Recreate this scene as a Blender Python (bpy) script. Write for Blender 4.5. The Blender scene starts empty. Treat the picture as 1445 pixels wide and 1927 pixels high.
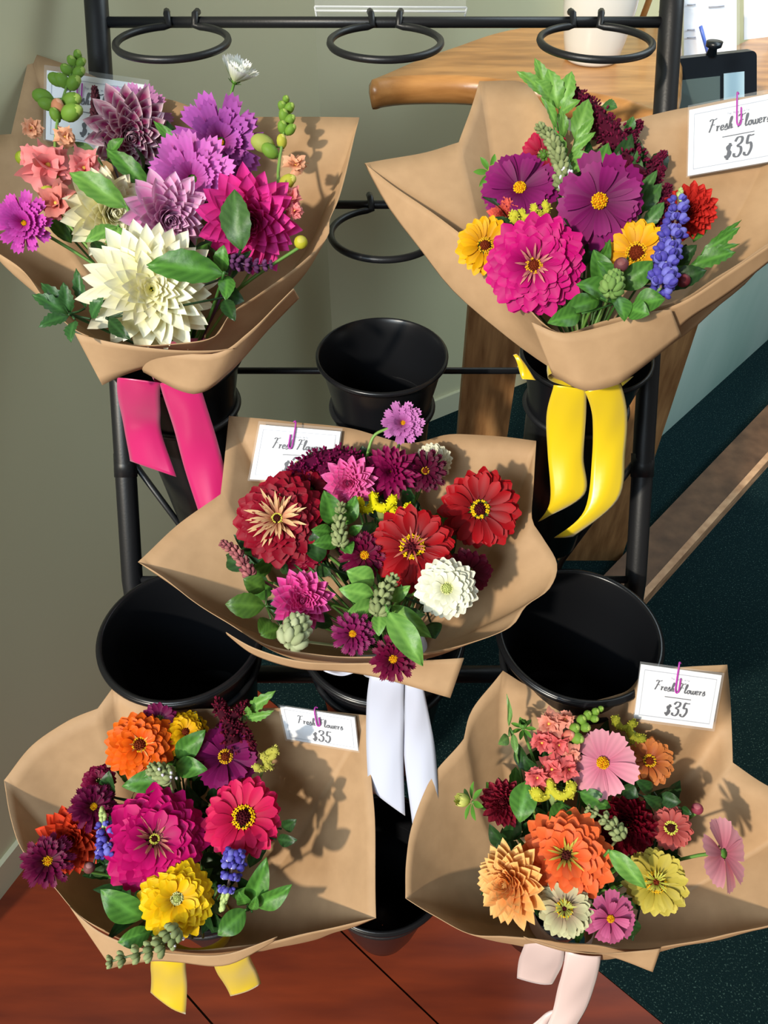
import bpy, math, random
from mathutils import Vector, Matrix
from mathutils.bvhtree import BVHTree
S = bpy.context.scene
COL = S.collection
rnd = random.Random(7)
PI = math.pi

# ---------------------------------------------------------------- camera, world, lights, exposure
CAMZ, PITCH, F = 1.9, math.radians(46.0), 1500.0
cam_d = bpy.data.cameras.new('camera'); cam = bpy.data.objects.new('camera', cam_d); COL.objects.link(cam)
cam.location = (0, 0, CAMZ); cam.rotation_euler = (math.radians(90) - PITCH, 0, 0)
cam_d.sensor_fit = 'VERTICAL'; cam_d.sensor_height = 36; cam_d.lens = 36 * F / 1927; cam_d.clip_start = .02
S.camera = cam
S.view_settings.view_transform = 'Standard'; S.view_settings.look = 'None'
S.view_settings.gamma = 1; S.view_settings.use_curve_mapping = False
S.view_settings.exposure = 0.2
w = bpy.data.worlds.new('world'); S.world = w; w.use_nodes = True
w.node_tree.nodes['Background'].inputs[0].default_value = (1.0, .95, .86, 1)
w.node_tree.nodes['Background'].inputs[1].default_value = .15
def lamp(name, kind, loc, travel, energy, col, size=None, angle=None):
    l = bpy.data.lights.new(name, kind); l.energy = energy; l.color = col
    if size: l.shape = 'RECTANGLE'; l.size, l.size_y = size
    if angle is not None: l.angle = angle
    o = bpy.data.objects.new(name, l); COL.objects.link(o); o.location = loc
    o.rotation_euler = Vector(travel).to_track_quat('-Z', 'Y').to_euler(); return o
lamp('sun', 'SUN', (-1, -1, 3), (.46, .66, -.50), 3.0, (1.0, .88, .70), angle=math.radians(2.2))
lamp('window_light', 'AREA', (-.95, -.85, 2.45), (.42, .74, -.54), 34, (.74, .89, 1.0), size=(1.0, .8))
lamp('wall_fill_back', 'AREA', (1.5, 1.9, 2.8), (-.85, -.35, -.62), 20, (.78, .93, 1.0), size=(1.2, 1.2))  # added fill lamp at back right, brightens the left wall

fill_r = lamp('stone_fill_right', 'AREA', (1.9, .9, 2.3), (-.23, .63, -.74), 8, (.70, .90, 1.0), size=(.8, .8)); fill_r.data.spread = math.radians(80)  # added fill lamp, narrow spread, lifts the stone counter and nearby carpet
FW = Vector((0, math.cos(PITCH), -math.sin(PITCH))); UP = Vector((0, math.sin(PITCH), math.cos(PITCH))); RT = Vector((1, 0, 0))
CAM = Vector((0, 0, CAMZ))
def ray(px, py): return FW + RT * ((px - 722.5) / F) + UP * ((963.5 - py) / F)
def P(px, py, d): return CAM + ray(px, py) * d                 # point seen at a pixel at depth d
def PZ(px, py, z):                                             # point seen at a pixel on height z
    r = ray(px, py); return CAM + r * ((z - CAMZ) / r.z)
def nrm_at(px, py, nx, ny):
    f = ray(px, py).normalized(); r = f.cross(UP).normalized(); u = r.cross(f)
    return (r * nx + u * ny - f * math.sqrt(max(.02, 1 - nx * nx - ny * ny))).normalized()
def nrm(nx, ny): return (RT * nx + UP * ny - FW * math.sqrt(max(.02, 1 - nx * nx - ny * ny))).normalized()

# ---------------------------------------------------------------- helpers
def lin(c):
    return tuple((x / 255 / 12.92) if x / 255 <= .04045 else ((x / 255 + .055) / 1.055) ** 2.4 for x in c)
def mixc(a, b, t): return tuple(a[i] + (b[i] - a[i]) * t for i in range(3))
class MB:
    def __init__(s): s.v = []; s.f = []; s.c = []
    def add(s, verts, faces, cols):
        b = len(s.v); s.v += verts; s.f += [tuple(i + b for i in f) for f in faces]
        s.c += cols if isinstance(cols, list) else [cols] * len(verts)
    def grid(s, rows, cols, closed=False):
        n = len(rows[0]); vs = [p for r in rows for p in r]; fs = []
        for i in range(len(rows) - 1):
            for j in range(n if closed else n - 1):
                k = (j + 1) % n; fs.append((i * n + j, i * n + k, (i + 1) * n + k, (i + 1) * n + j))
        s.add(vs, fs, cols)
    def tube(s, pts, rad, col, n=8, cap=True):
        pts = [Vector(p) for p in pts]; rads = rad if isinstance(rad, (list, tuple)) else [rad] * len(pts)
        rows = []; ref = None
        for i, p in enumerate(pts):
            t = (pts[min(i + 1, len(pts) - 1)] - pts[max(i - 1, 0)]).normalized()
            if ref is None: ref = t.orthogonal().normalized()
            ref = (ref - t * ref.dot(t)).normalized(); b = t.cross(ref)
            rows.append([p + (ref * math.cos(2 * PI * k / n) + b * math.sin(2 * PI * k / n)) * rads[i] for k in range(n)])
        base = len(s.v); s.grid(rows, col, True)
        if cap:
            s.f.append(tuple(base + k for k in range(n))[::-1]); e = base + (len(rows) - 1) * n; s.f.append(tuple(e + k for k in range(n)))
    def ball(s, c, r, col, ax=None, n=6, m=4, k=1.0):
        ax = (ax or Vector((0, 0, 1))).normalized(); a = ax.orthogonal().normalized(); b = ax.cross(a); rows = []
        for i in range(m + 1):
            th = PI * i / m; rr = max(math.sin(th), .02) * r
            rows.append([c + ax * (math.cos(th) * r * k) + (a * math.cos(2 * PI * j / n) + b * math.sin(2 * PI * j / n)) * rr for j in range(n)])
        s.grid(rows, col, True)
    def box(s, c, ax, ay, az, col=(1, 1, 1)):
        vs = [c + ax * i + ay * j + az * k for i in (-1, 1) for j in (-1, 1) for k in (-1, 1)]
        s.add(vs, [(0, 1, 3, 2), (4, 6, 7, 5), (0, 4, 5, 1), (2, 3, 7, 6), (0, 2, 6, 4), (1, 5, 7, 3)], col)
    def build(s, name, mat, parent=None, smooth=True, solid=0):
        me = bpy.data.meshes.new(name); me.from_pydata([tuple(v) for v in s.v], [], s.f)
        at = me.color_attributes.new('Col', 'FLOAT_COLOR', 'POINT')
        at.data.foreach_set('color', [x for c in s.c for x in (c[0], c[1], c[2], 1.0)])
        me.materials.append(mat); me.update()
        if smooth: me.polygons.foreach_set('use_smooth', [True] * len(me.polygons))
        o = bpy.data.objects.new(name, me); COL.objects.link(o)
        if parent: o.parent = parent; o.matrix_parent_inverse = Matrix.Translation(-parent.location)
        if solid:
            m = o.modifiers.new('thick', 'SOLIDIFY'); m.thickness = solid; m.offset = 0
        return o
def tag(o, label, cat, group=None, kind=None):
    if label: o['label'] = label
    if cat: o['category'] = cat
    if group: o['group'] = group
    if kind: o['kind'] = kind
    return o
def thing(name, loc, label, cat, group=None, kind=None):
    o = bpy.data.objects.new(name, None); COL.objects.link(o); o.location = loc; o.empty_display_size = .02
    return tag(o, label, cat, group, kind)
def spline(pts, n=8):
    pts = [Vector(p) for p in pts]; out = []
    for i in range(len(pts) - 1):
        p0 = pts[max(i - 1, 0)]; p1 = pts[i]; p2 = pts[i + 1]; p3 = pts[min(i + 2, len(pts) - 1)]
        for k in range(n):
            t = k / n; out.append(.5 * ((2 * p1) + (p2 - p0) * t + (2 * p0 - 5 * p1 + 4 * p2 - p3) * t * t + (3 * p1 - p0 - 3 * p2 + p3) * t ** 3))
    out.append(pts[-1]); return out

# ---------------------------------------------------------------- materials
def mat(name, col=(.5, .5, .5), rough=.5, metal=0, vcol=False, trans=0, noise=None, bump=None, sheen=0, spec=.5, coat=0, alpha_glass=False, vary=.0):
    m = bpy.data.materials.new(name); m.use_nodes = True; nt = m.node_tree; N = nt.nodes; L = nt.links
    b = N['Principled BSDF']; b.inputs['Roughness'].default_value = rough; b.inputs['Metallic'].default_value = metal
    b.inputs['Base Color'].default_value = (*col, 1); b.inputs['Specular IOR Level'].default_value = spec
    b.inputs['Coat Weight'].default_value = coat; b.inputs['Sheen Weight'].default_value = sheen
    src = None; tc = N.new('ShaderNodeTexCoord')
    if vcol:
        a = N.new('ShaderNodeAttribute'); a.attribute_name = 'Col'; src = a.outputs['Color']
    if noise:                                     # (scale, detail, colA, colB, stretch)
        mp = N.new('ShaderNodeMapping'); L.new(tc.outputs['Object'], mp.inputs[0]); mp.inputs['Scale'].default_value = noise[4]
        if len(noise) > 6: mp.inputs['Rotation'].default_value = noise[6]
        n = N.new('ShaderNodeTexNoise'); n.inputs['Scale'].default_value = noise[0]; n.inputs['Detail'].default_value = noise[1]
        L.new(mp.outputs[0], n.inputs[0]); r = N.new('ShaderNodeValToRGB'); L.new(n.outputs[0], r.inputs[0])
        lo, hi = noise[5] if len(noise) > 5 else (.35, .65)
        r.color_ramp.elements[0].position = lo; r.color_ramp.elements[1].position = hi
        r.color_ramp.elements[0].color = (*noise[2], 1); r.color_ramp.elements[1].color = (*noise[3], 1)
        if src:
            mx = N.new('ShaderNodeMix'); mx.data_type = 'RGBA'; mx.blend_type = 'MULTIPLY'; mx.inputs[0].default_value = 1
            L.new(src, mx.inputs[6]); L.new(r.outputs[0], mx.inputs[7]); src = mx.outputs[2]
        else: src = r.outputs[0]
    if src: L.new(src, b.inputs['Base Color'])
    if bump:
        n2 = N.new('ShaderNodeTexNoise'); n2.inputs['Scale'].default_value = bump[0]; n2.inputs['Detail'].default_value = 4
        L.new(tc.outputs['Object'], n2.inputs[0]); bp = N.new('ShaderNodeBump'); bp.inputs['Strength'].default_value = bump[1]
        bp.inputs['Distance'].default_value = bump[2] if len(bump) > 2 else .002
        L.new(n2.outputs[0], bp.inputs['Height']); L.new(bp.outputs[0], b.inputs['Normal'])
    if trans:
        t = N.new('ShaderNodeBsdfTranslucent'); mx = N.new('ShaderNodeMixShader'); mx.inputs[0].default_value = trans
        if src: L.new(src, t.inputs[0])
        else: t.inputs[0].default_value = (*col, 1)
        L.new(b.outputs[0], mx.inputs[1]); L.new(t.outputs[0], mx.inputs[2]); L.new(mx.outputs[0], N['Material Output'].inputs[0])
    if alpha_glass:
        t = N.new('ShaderNodeBsdfTransparent'); mx = N.new('ShaderNodeMixShader'); mx.inputs[0].default_value = alpha_glass
        L.new(t.outputs[0], mx.inputs[1]); L.new(b.outputs[0], mx.inputs[2]); L.new(mx.outputs[0], N['Material Output'].inputs[0])
    return m
M_PET = mat('petal', rough=.55, vcol=True, trans=.22, spec=.25)
M_FUZZ = mat('fuzzy_bloom', rough=.85, vcol=True, spec=.15)
M_LEAF = mat('leaf', rough=.42, vcol=True, trans=.18, spec=.35, bump=(140, .25, .002))
M_STEM = mat('stem', rough=.5, vcol=True)
M_PAPER = mat('kraft_paper', rough=.62, spec=.3, trans=.10, noise=(40, 6, lin((180, 146, 110)), lin((190, 155, 118)), (1, 1, 1), (.3, .7)), bump=(7, .18, .012))
M_BLACK = mat('black_plastic', lin((20, 21, 24)), .28, spec=.4)
M_METAL = mat('black_powder_coat', lin((24, 25, 28)), .42, spec=.45, bump=(300, .15, .001))
M_WALL = mat('wall_paint', rough=.75, noise=(.8, 2, lin((200, 196, 160)), lin((210, 206, 172)), (1, 1, 1)))
M_BASE = mat('baseboard_paint', lin((206, 202, 172)), .6)
M_WOODF = mat('floor_wood', rough=.38, noise=(3.2, 6, lin((92, 32, 14)), lin((128, 50, 20)), (1, 7, 1), (.3, .7), (0, 0, math.radians(38))), spec=.5)
M_CARPET = mat('carpet', rough=.95, noise=(260, 2, lin((12, 34, 37)), lin((100, 132, 124)), (1, 1, 1), (.60, .82)), bump=(600, .8, .004), spec=.1)
M_DESK = mat('desk_wood', rough=.33, noise=(7, 6, lin((150, 100, 52)), lin((202, 146, 86)), (1, 5, 5), (.3, .7)), coat=.2)
M_POST = mat('post_wood', rough=.5, noise=(6, 7, lin((128, 88, 52)), lin((186, 140, 92)), (9, 9, 1.2), (.3, .7)))
M_BEAMT = mat('beam_top_wood', rough=.6, noise=(9, 6, lin((78, 54, 38)), lin((108, 78, 56)), (2, 2, 2), (.3, .7)))
M_BEAMF = mat('beam_front_wood', rough=.5, noise=(9, 6, lin((156, 112, 80)), lin((212, 168, 130)), (2, 2, 6), (.3, .7)))
M_STONE = mat('green_stone', rough=.3, noise=(2.2, 6, lin((138, 172, 160)), lin((196, 214, 204)), (1, 1, .3), (.3, .75)), coat=.3)
M_CARD = mat('card_stock', lin((238, 240, 246)), .45)
M_INK = mat('ink', lin((38, 40, 62)), .6)
M_INKL = mat('pale_ink', lin((170, 175, 190)), .6)
M_CLEAR = mat('clear_plastic', (.9, .93, .95), .12, spec=.8, alpha_glass=.07)
M_CLIP = mat('clip_vinyl', lin((176, 60, 168)), .35)
M_CERAM = mat('white_ceramic', lin((226, 226, 222)), .25, coat=.4)
M_SCREEN = mat('screen_glass', lin((120, 140, 140)), .08, metal=.6)
M_DARKP = mat('terminal_plastic', lin((12, 20, 28)), .35)
M_BLUEP = mat('pen_blue', lin((70, 100, 190)), .3)
M_PINKR = mat('pink_satin', lin((206, 24, 108)), .30, sheen=.5, spec=.7, trans=.12)
M_YELR = mat('yellow_satin', lin((236, 204, 20)), .30, sheen=.4, spec=.6, trans=.15)
M_WHR = mat('white_satin', lin((214, 220, 240)), .3, sheen=.4, spec=.6, trans=.15)
M_BLUSH = mat('blush_satin', lin((236, 212, 208)), .3, sheen=.4, spec=.6, trans=.15)

# ---------------------------------------------------------------- setting
def plane(name, pts, m, kind='structure'):
    b = MB(); b.add([Vector(p) for p in pts], [tuple(range(len(pts)))], (1, 1, 1)); o = b.build(name, m, smooth=False); o['kind'] = kind; return o
cA = Vector((-.16, 2.107, 0)); wd = Vector((1, 2.07, 0)).normalized()
L0 = cA - wd * 1.95; w2 = Vector((1, .62, 0)).normalized(); R0 = cA + w2 * 4.0
def wallbox(name, a, b_, h, th, m, z=0, out=None):
    d = (b_ - a).normalized(); nn = Vector((-d.y, d.x, 0)) * th
    b = MB(); vs = [a, b_, b_ + nn, a + nn]; vs = [v + Vector((0, 0, z)) for v in vs] + [v + Vector((0, 0, z + h)) for v in vs]
    b.add(vs, [(0, 1, 5, 4), (1, 2, 6, 5), (2, 3, 7, 6), (3, 0, 4, 7), (4, 5, 6, 7), (3, 2, 1, 0)], (1, 1, 1))
    o = b.build(name, m, smooth=False); o['kind'] = 'structure'; return o
wallbox('wall_left', L0, cA, 2.9, .1, M_WALL)
wallbox('wall_back', cA, R0, 2.9, .1, M_WALL)
nl = Vector((wd.y, -wd.x, 0)); nb = Vector((w2.y, -w2.x, 0))
wallbox('baseboard_left', L0 + nl * .012, cA + nl * .012, .09, .012, M_BASE)
wallbox('baseboard_back', cA + nb * .012, R0 + nb * .012, .09, .012, M_BASE)
# wood floor with real plank grooves
def floor_wood():
    b = MB(); e1 = PZ(1250, 1927, 0); e2 = PZ(500, 1310, 0); d = (e1 - e2).normalized(); n = Vector((d.y, -d.x, 0))
    if n.dot(Vector((-1, -1, 0))) < 0: n = -n
    W = .30
    for k in range(0, 9):
        a = e2 + n * (k * W + .002); c = e2 + n * ((k + 1) * W - .002)
        p = [a - d * 1.2, a + d * 2.8, c + d * 2.8, c - d * 1.2]
        lo = [q + Vector((0, 0, -.02)) for q in p]
        b.add(lo + p, [(4, 5, 6, 7), (0, 1, 5, 4), (2, 3, 7, 6), (1, 2, 6, 5), (3, 0, 4, 7)], (1, 1, 1))
    o = b.build('floor', M_WOODF, smooth=False); o['kind'] = 'structure'
    c = MB(); q = [e2 - d * 1.5 - n * 0, e1 + d * 2.0, e1 + d * 2.0 - n * 5, e2 - d * 1.5 - n * 5]
    c.add([v + Vector((0, 0, -.02)) for v in q] + [v + Vector((0, 0, .004)) for v in q], [(4, 5, 6, 7), (0, 1, 5, 4), (1, 2, 6, 5), (2, 3, 7, 6), (3, 0, 4, 7)], (1, 1, 1))
    o = c.build('floor', M_CARPET, smooth=False); o['kind'] = 'structure'
floor_wood()
sub = plane('floor', [(-4, -3, -.021), (6, -3, -.021), (6, 8, -.021), (-4, 8, -.021)], M_BEAMT)

# wooden beam lying on the carpet
a = PZ(1222, 1130, .004); b_ = PZ(1445, 878, .004); d = (b_ - a).normalized(); a = a - d * .12; b_ = b_ + d * 1.2
n = Vector((-d.y, d.x, 0)); H = Vector((0, 0, .06)); Wd = .115
t = thing('timber_beam', (a + b_) / 2, 'long low wooden beam lying across the dark green carpet at right', 'beam')
m = MB(); m.add([a, b_, b_ + n * .02, a + n * .02, a + H, b_ + H, b_ + n * .02 + H, a + n * .02 + H], [(0, 1, 5, 4), (1, 2, 6, 5), (3, 0, 4, 7), (4, 5, 6, 7)], (1, 1, 1)); m.build('front_board', M_BEAMF, t, False)
m = MB(); a2, b2 = a + n * .0205, b_ + n * .0205; H2 = H * .93
m.add([a2, b2, b2 + n * Wd, a2 + n * Wd, a2 + H2, b2 + H2, b2 + n * Wd + H2, a2 + n * Wd + H2], [(0, 1, 5, 4), (1, 2, 6, 5), (2, 3, 7, 6), (3, 0, 4, 7), (4, 5, 6, 7)], (1, 1, 1)); m.build('top_board', M_BEAMT, t, False)

# desk: live-edge slab top on posts
ZT = 1.33
top = [(700, 150), (760, 142), (860, 141), (930, 147), (1050, 163), (1172, 184), (1262, 200), (1272, 60), (1262, 34), (1200, 34), (1100, 40), (1000, 50), (930, 64), (860, 88), (790, 112), (730, 138)]
t = thing('live_edge_counter', PZ(1000, 140, ZT), 'honey brown live-edge wooden counter behind the rack, with the white vase on it', 'counter')
pts = spline([PZ(x, y, ZT) for x, y in top] + [PZ(*top[0], ZT)], 4)[:-1]; np_ = len(pts); nn2 = []
for i in range(np_):
    e_ = pts[(i + 1) % np_] - pts[i - 1]; nn2.append(Vector((e_.y, -e_.x, 0)).normalized())
if sum((nn2[i].dot(pts[i] - sum(pts, Vector()) / np_)) for i in range(np_)) < 0: nn2 = [-v for v in nn2]
m = MB(); rows = [[p + v * o_ + Vector((0, 0, z_)) for p, v in zip(pts, nn2)] for o_, z_ in ((0, 0), (.008, -.004), (.016, -.016), (.017, -.032), (.008, -.052), (-.004, -.06))]
m.grid(rows, (1, 1, 1), True); m.f.append(tuple(range(np_))[::-1]); m.f.append(tuple(range(5 * np_, 6 * np_)))
ct_ = m.build('countertop', M_DESK, t); ct_.data.polygons[-1].use_smooth = False; ct_.data.polygons[-2].use_smooth = False
def post(px0, px1, py, z1, yy, name='post', th=.04):
    # a vertical board whose front face spans two pixels at row py on the plane Y=yy
    def onY(px, py): r = ray(px, py); return CAM + r * (yy / r.y)
    p0 = onY(px0, py); p1 = onY(px1, py); c = Vector(((p0.x + p1.x) / 2, yy + th / 2, z1 / 2))
    m = MB(); m.box(c, Vector(((p1.x - p0.x) / 2, 0, 0)), Vector((0, th / 2, 0)), Vector((0, 0, z1 / 2))); return m.build(name, M_POST, t, False)
post(872, 972, 700, ZT - .06, 1.66); post(1062, 1186, 1000, ZT - .06, 1.62)
m = MB(); m.box(Vector((.262, 1.74, .63)), Vector((.035, 0, 0)), Vector((0, .03, 0)), Vector((0, 0, .63))); m.build('black_upright', M_METAL, t, False)  # narrow black upright behind the left post
t = thing('wooden_easel_leg', PZ(1215, 38, ZT), 'slim light wood easel leg on the counter beside the white vase', 'easel')
m = MB(); m.tube([PZ(1208, 36, ZT), PZ(1208, 36, ZT) + Vector((.05, .06, .16))], .008, (1, 1, 1)); m.tube([PZ(1215, 34, ZT) + Vector((.05, .05, 0)), PZ(1208, 36, ZT) + Vector((.05, .06, .16))], .006, (1, 1, 1)); m.build('leg', M_DESK, t)
# vase
def lathe(prof, c, n=48):
    m = MB(); m.grid([[c + Vector((r * math.cos(2 * PI * k / n), r * math.sin(2 * PI * k / n), z)) for k in range(n)] for r, z in prof], (1, 1, 1), True); return m
vb = PZ(1112, 112, ZT); vb.z = ZT
t = thing('ceramic_vase', vb, 'white ceramic vase on the wooden counter behind the top bar', 'vase')
lathe([(.001, .001), (.055, .001), (.058, .006), (.066, .04), (.076, .10), (.079, .15), (.075, .21), (.062, .26), (.05, .28), (.053, .30), (.049, .30), (.046, .28), (.05, .2), (.001, .1)], vb).build('body', M_CERAM, t)

# stone faced counter at right
a = PZ(1196, 866, 0); b_ = PZ(1445, 640, 0); d = (b_ - a).normalized(); n = Vector((-d.y, d.x, 0))
if n.y < 0: n = -n
t = thing('service_counter', (a + b_) / 2, 'service counter faced with pale green stone at the right, behind the top right bouquet', 'counter')
e = b_ + d * .35
m = MB(); vs = [a, e, e + n * .2, a + n * .2]; m.add([v + Vector((0, 0, .002)) for v in vs] + [v + Vector((0, 0, 1.17)) for v in vs], [(0, 1, 5, 4), (1, 2, 6, 5), (2, 3, 7, 6), (3, 0, 4, 7), (4, 5, 6, 7)], (1, 1, 1)); m.build('stone_front', M_STONE, t, False)
m = MB(); o_ = -n * .03 - d * .03; vs = [a + o_, e - n * .03, e + n * .21, a + n * .21 - d * .03]; m.add([v + Vector((0, 0, 1.171)) for v in vs] + [v + Vector((0, 0, 1.20)) for v in vs], [(0, 1, 5, 4), (1, 2, 6, 5), (2, 3, 7, 6), (3, 0, 4, 7), (4, 5, 6, 7), (3, 2, 1, 0)], (1, 1, 1)); m.build('countertop', M_DESK, t, False)

# payment terminal
def quadpt(q, u, v): return (q[0] * (1 - u) + q[1] * u) * (1 - v) + (q[3] * (1 - u) + q[2] * u) * v
def slab(q, th, m_, name, par, nn=None, rr=0, seg=5):
    # rounded slab with front corners q (TL,TR,BR,BL), thickness th away from the camera
    ax = (q[1] - q[0]); ay = (q[3] - q[0]); n = ax.cross(ay).normalized()
    if n.dot(q[0] - CAM) < 0: n = -n
    lx, ly = ax.length, ay.length; out = []
    for cx, cy, a0 in ((rr, rr, 180), (lx - rr, rr, 270), (lx - rr, ly - rr, 0), (rr, ly - rr, 90)):
        if rr == 0: out.append((cx / lx, cy / ly)); continue
        for k in range(seg + 1):
            an = math.radians(a0 + 90 * k / seg); out.append(((cx + rr * math.cos(an)) / lx, (cy + rr * math.sin(an)) / ly))
    f = [quadpt(q, u, v) for u, v in out]; k = len(f); m = MB()
    m.add(f + [p + n * th for p in f], [tuple(range(k)), tuple(range(2 * k - 1, k - 1, -1))] + [(i, (i + 1) % k, k + (i + 1) % k, k + i) for i in range(k)], (1, 1, 1))
    return m.build(name, m_, par, False)
def upright(x0, x1, yb, yt0, yt1, zb, lean=.0):
    # corners TL,TR,BR,BL of an upright panel standing on height zb
    bl = PZ(x0, yb[0], zb); br = PZ(x1, yb[1], zb)
    def up_(b, px, py):
        r = ray(px, py); k = b.y / r.y; return CAM + r * k
    return [up_(bl, x0, yt0), up_(br, x1, yt1), br, bl]
q = upright(1246, 1424, (232, 212), 114, 95, 1.20)
t = thing('payment_terminal', (q[2] + q[3]) / 2, 'black tablet-style payment terminal standing on the counter at upper right', 'terminal')
slab(q, .02, M_DARKP, 'housing', t, rr=.012)
def off(q, k):
    n = (q[1] - q[0]).cross(q[3] - q[0]).normalized()
    if n.dot(q[0] - CAM) > 0: n = -n
    return [p + n * k for p in q]
def subq(q, u0, v0, u1, v1): return [quadpt(q, u0, v0), quadpt(q, u1, v0), quadpt(q, u1, v1), quadpt(q, u0, v1)]
slab(off(subq(q, .03, .33, .60, .98), .002), .001, M_SCREEN, 'screen', t)
slab(off(subq(q, .64, .30, .86, .98), .002), .001, mat('screen_lit', lin((190, 215, 225)), .2), 'side_window', t)
kb = quadpt(q, .52, 0); m = MB(); m.tube([kb + Vector((0, .005, -.002)), kb + Vector((0, .005, .012)), kb + Vector((0, .005, .016)), kb + Vector((0, .005, .026))], [.012, .009, .017, .018], (1, 1, 1), 16); m.build('knob', M_DARKP, t)
# sign holder with printed sheet
q = upright(1284, 1392, (128, 122), -60, -66, 1.20)
t = thing('acrylic_sign_holder', (q[2] + q[3]) / 2, 'clear upright sign holder with a white printed sheet behind the payment terminal', 'sign holder')
slab(q, .004, M_CLEAR, 'acrylic_panel', t); slab(subq(off(q, -.005), .04, .0, .96, .99), .001, mat('printed_sheet', lin((236, 240, 250)), .5), 'sheet', t)
qq = off(q, .002)
for (u0, u1, v) in ((.08, .22, .35), (.45, .72, .38), (.08, .20, .6), (.08, .22, .68), (.1, .2, .88), (.08, .2, .93)):
    m = MB(); s0, s1 = quadpt(qq, u0, v), quadpt(qq, u1, v); m.tube([s0, s1], .0016, (1, 1, 1), 5); m.build('printed_line', M_INKL, t)
t = thing('blue_pen', PZ(1318, 96, 1.2), 'blue pen leaning against the clear sign holder', 'pen')
m = MB(); pp = quadpt(q, .38, .98); m.tube([off([pp] * 1 + [pp + RT, pp, pp - UP], 0)[0] - FW * .03, quadpt(q, .26, .62) - FW * .02], [.0035, .0045], (1, 1, 1), 8); m.build('barrel', M_BLUEP, t)
q = upright(1400, 1520, (75, 60), -90, -110, 1.20)
t = thing('paper_notice', (q[2] + q[3]) / 2, 'white paper notice standing at the top right corner of the counter', 'notice')
slab(q, .002, M_CARD, 'sheet', t); slab(off(subq(q, .5, .3, .9, .85), .001), .0005, M_INKL, 'picture', t)

# clear acrylic tray behind the top bar
t = thing('clear_brochure_holder', P(735, 40, 1.27), 'clear acrylic brochure holder behind the middle of the top bar', 'brochure holder')
q = [P(590, -60, 1.2), P(880, -60, 1.2), P(876, 22, 1.235), P(592, 20, 1.235)]; slab(q, .002, M_CLEAR, 'front_panel', t)
q2 = [P(592, 12, 1.24), P(878, 14, 1.24), P(872, 42, 1.255), P(598, 44, 1.255)]; slab(q2, .003, M_CLEAR, 'lip', t)
m = MB()
for aa, bb in ((q[3], q[2]), (q2[0], q2[3]), (q2[1], q2[2]), (q2[0], q2[1])): m.tube([aa, bb], .0016, (1, 1, 1), 6)
m.build('edge', mat('acrylic_edge', (.75, .78, .8), .15, alpha_glass=.7), t)

# ---------------------------------------------------------------- rack
t = thing('flower_rack', (0, .9, 0), 'black metal tiered flower rack with ring holders in front of the grey wall', 'rack')
RAIL = [(1.47, -.19), (1.36, -.35), (1.066, -.773), (.863, -1.06), (.70, -1.46), (.67, -1.896)]
def railx(z): return .43
for s in (-1, 1):
    m = MB(); m.tube([Vector((s * .43, y, CAMZ + z)) for y, z in RAIL], .0175, (1, 1, 1), 20); m.build('side_rail', M_METAL, t)
    m = MB(); m.tube([Vector((s * .43, .99, CAMZ - .885)), Vector((s * .43, .965, CAMZ - .915))], .0188, (1, 1, 1), 20); m.build('rail_sleeve', M_METAL, t)
    m = MB(); m.tube([Vector((s * .415, .98, CAMZ - .90)), Vector((s * .33, .96, CAMZ - 1.12)), Vector((s * .30, .95, CAMZ - 1.3))], .0055, (1, 1, 1), 10); m.build('brace', M_METAL, t)
BARS = [(1.36, -.35, .0075), (1.21, -.562, .0065), (1.066, -.773, .0055), (.863, -1.06, .0065), (.79, -1.24, .016), (.70, -1.46, .0065)]
for y, z, r in BARS:
    m = MB(); m.tube([Vector((-.43, y, CAMZ + z)), Vector((.43, y, CAMZ + z))], r, (1, 1, 1), 12); m.build('crossbar', M_METAL, t)
def ring(x, y, z, r, yb, zb):
    m = MB(); pts = []; n = 60
    for k in range(n + 1):
        a = math.radians(90 + 14) + math.radians(360 - 28) * k / n; pts.append(Vector((x + r * math.cos(a), y + r * math.sin(a), CAMZ + z)))
    for s, e in ((-1, pts[0]), (1, pts[-1])): pass
    h0 = [Vector((pts[0].x - .004, yb + .008, CAMZ + zb + .012)), Vector((pts[0].x - .002, yb - .004, CAMZ + zb + .012)), pts[0]]
    h1 = [pts[-1], Vector((pts[-1].x + .002, yb - .004, CAMZ + zb + .012)), Vector((pts[-1].x + .004, yb + .008, CAMZ + zb + .012))]
    m.tube(h0 + pts[1:-1] + h1, .0052, (1, 1, 1), 8); m.build('bucket_ring', M_METAL, t)
for x in (-.302, .002, .302): ring(x, 1.272, -.352, .079, 1.36, -.35)
for x in (.0,): ring(x, 1.122, -.565, .079, 1.21, -.562)
BX = (-.305, -.003, .298)
for x in BX: ring(x, .98, -.775, .0775, 1.066, -.773)
LX = (-.305, -.003, .294)
for x in LX: ring(x, .703 + .0, -1.062, .108, .863, -1.06)
for x in LX: ring(x, .513, -1.455, .098, .70, -1.46)

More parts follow.
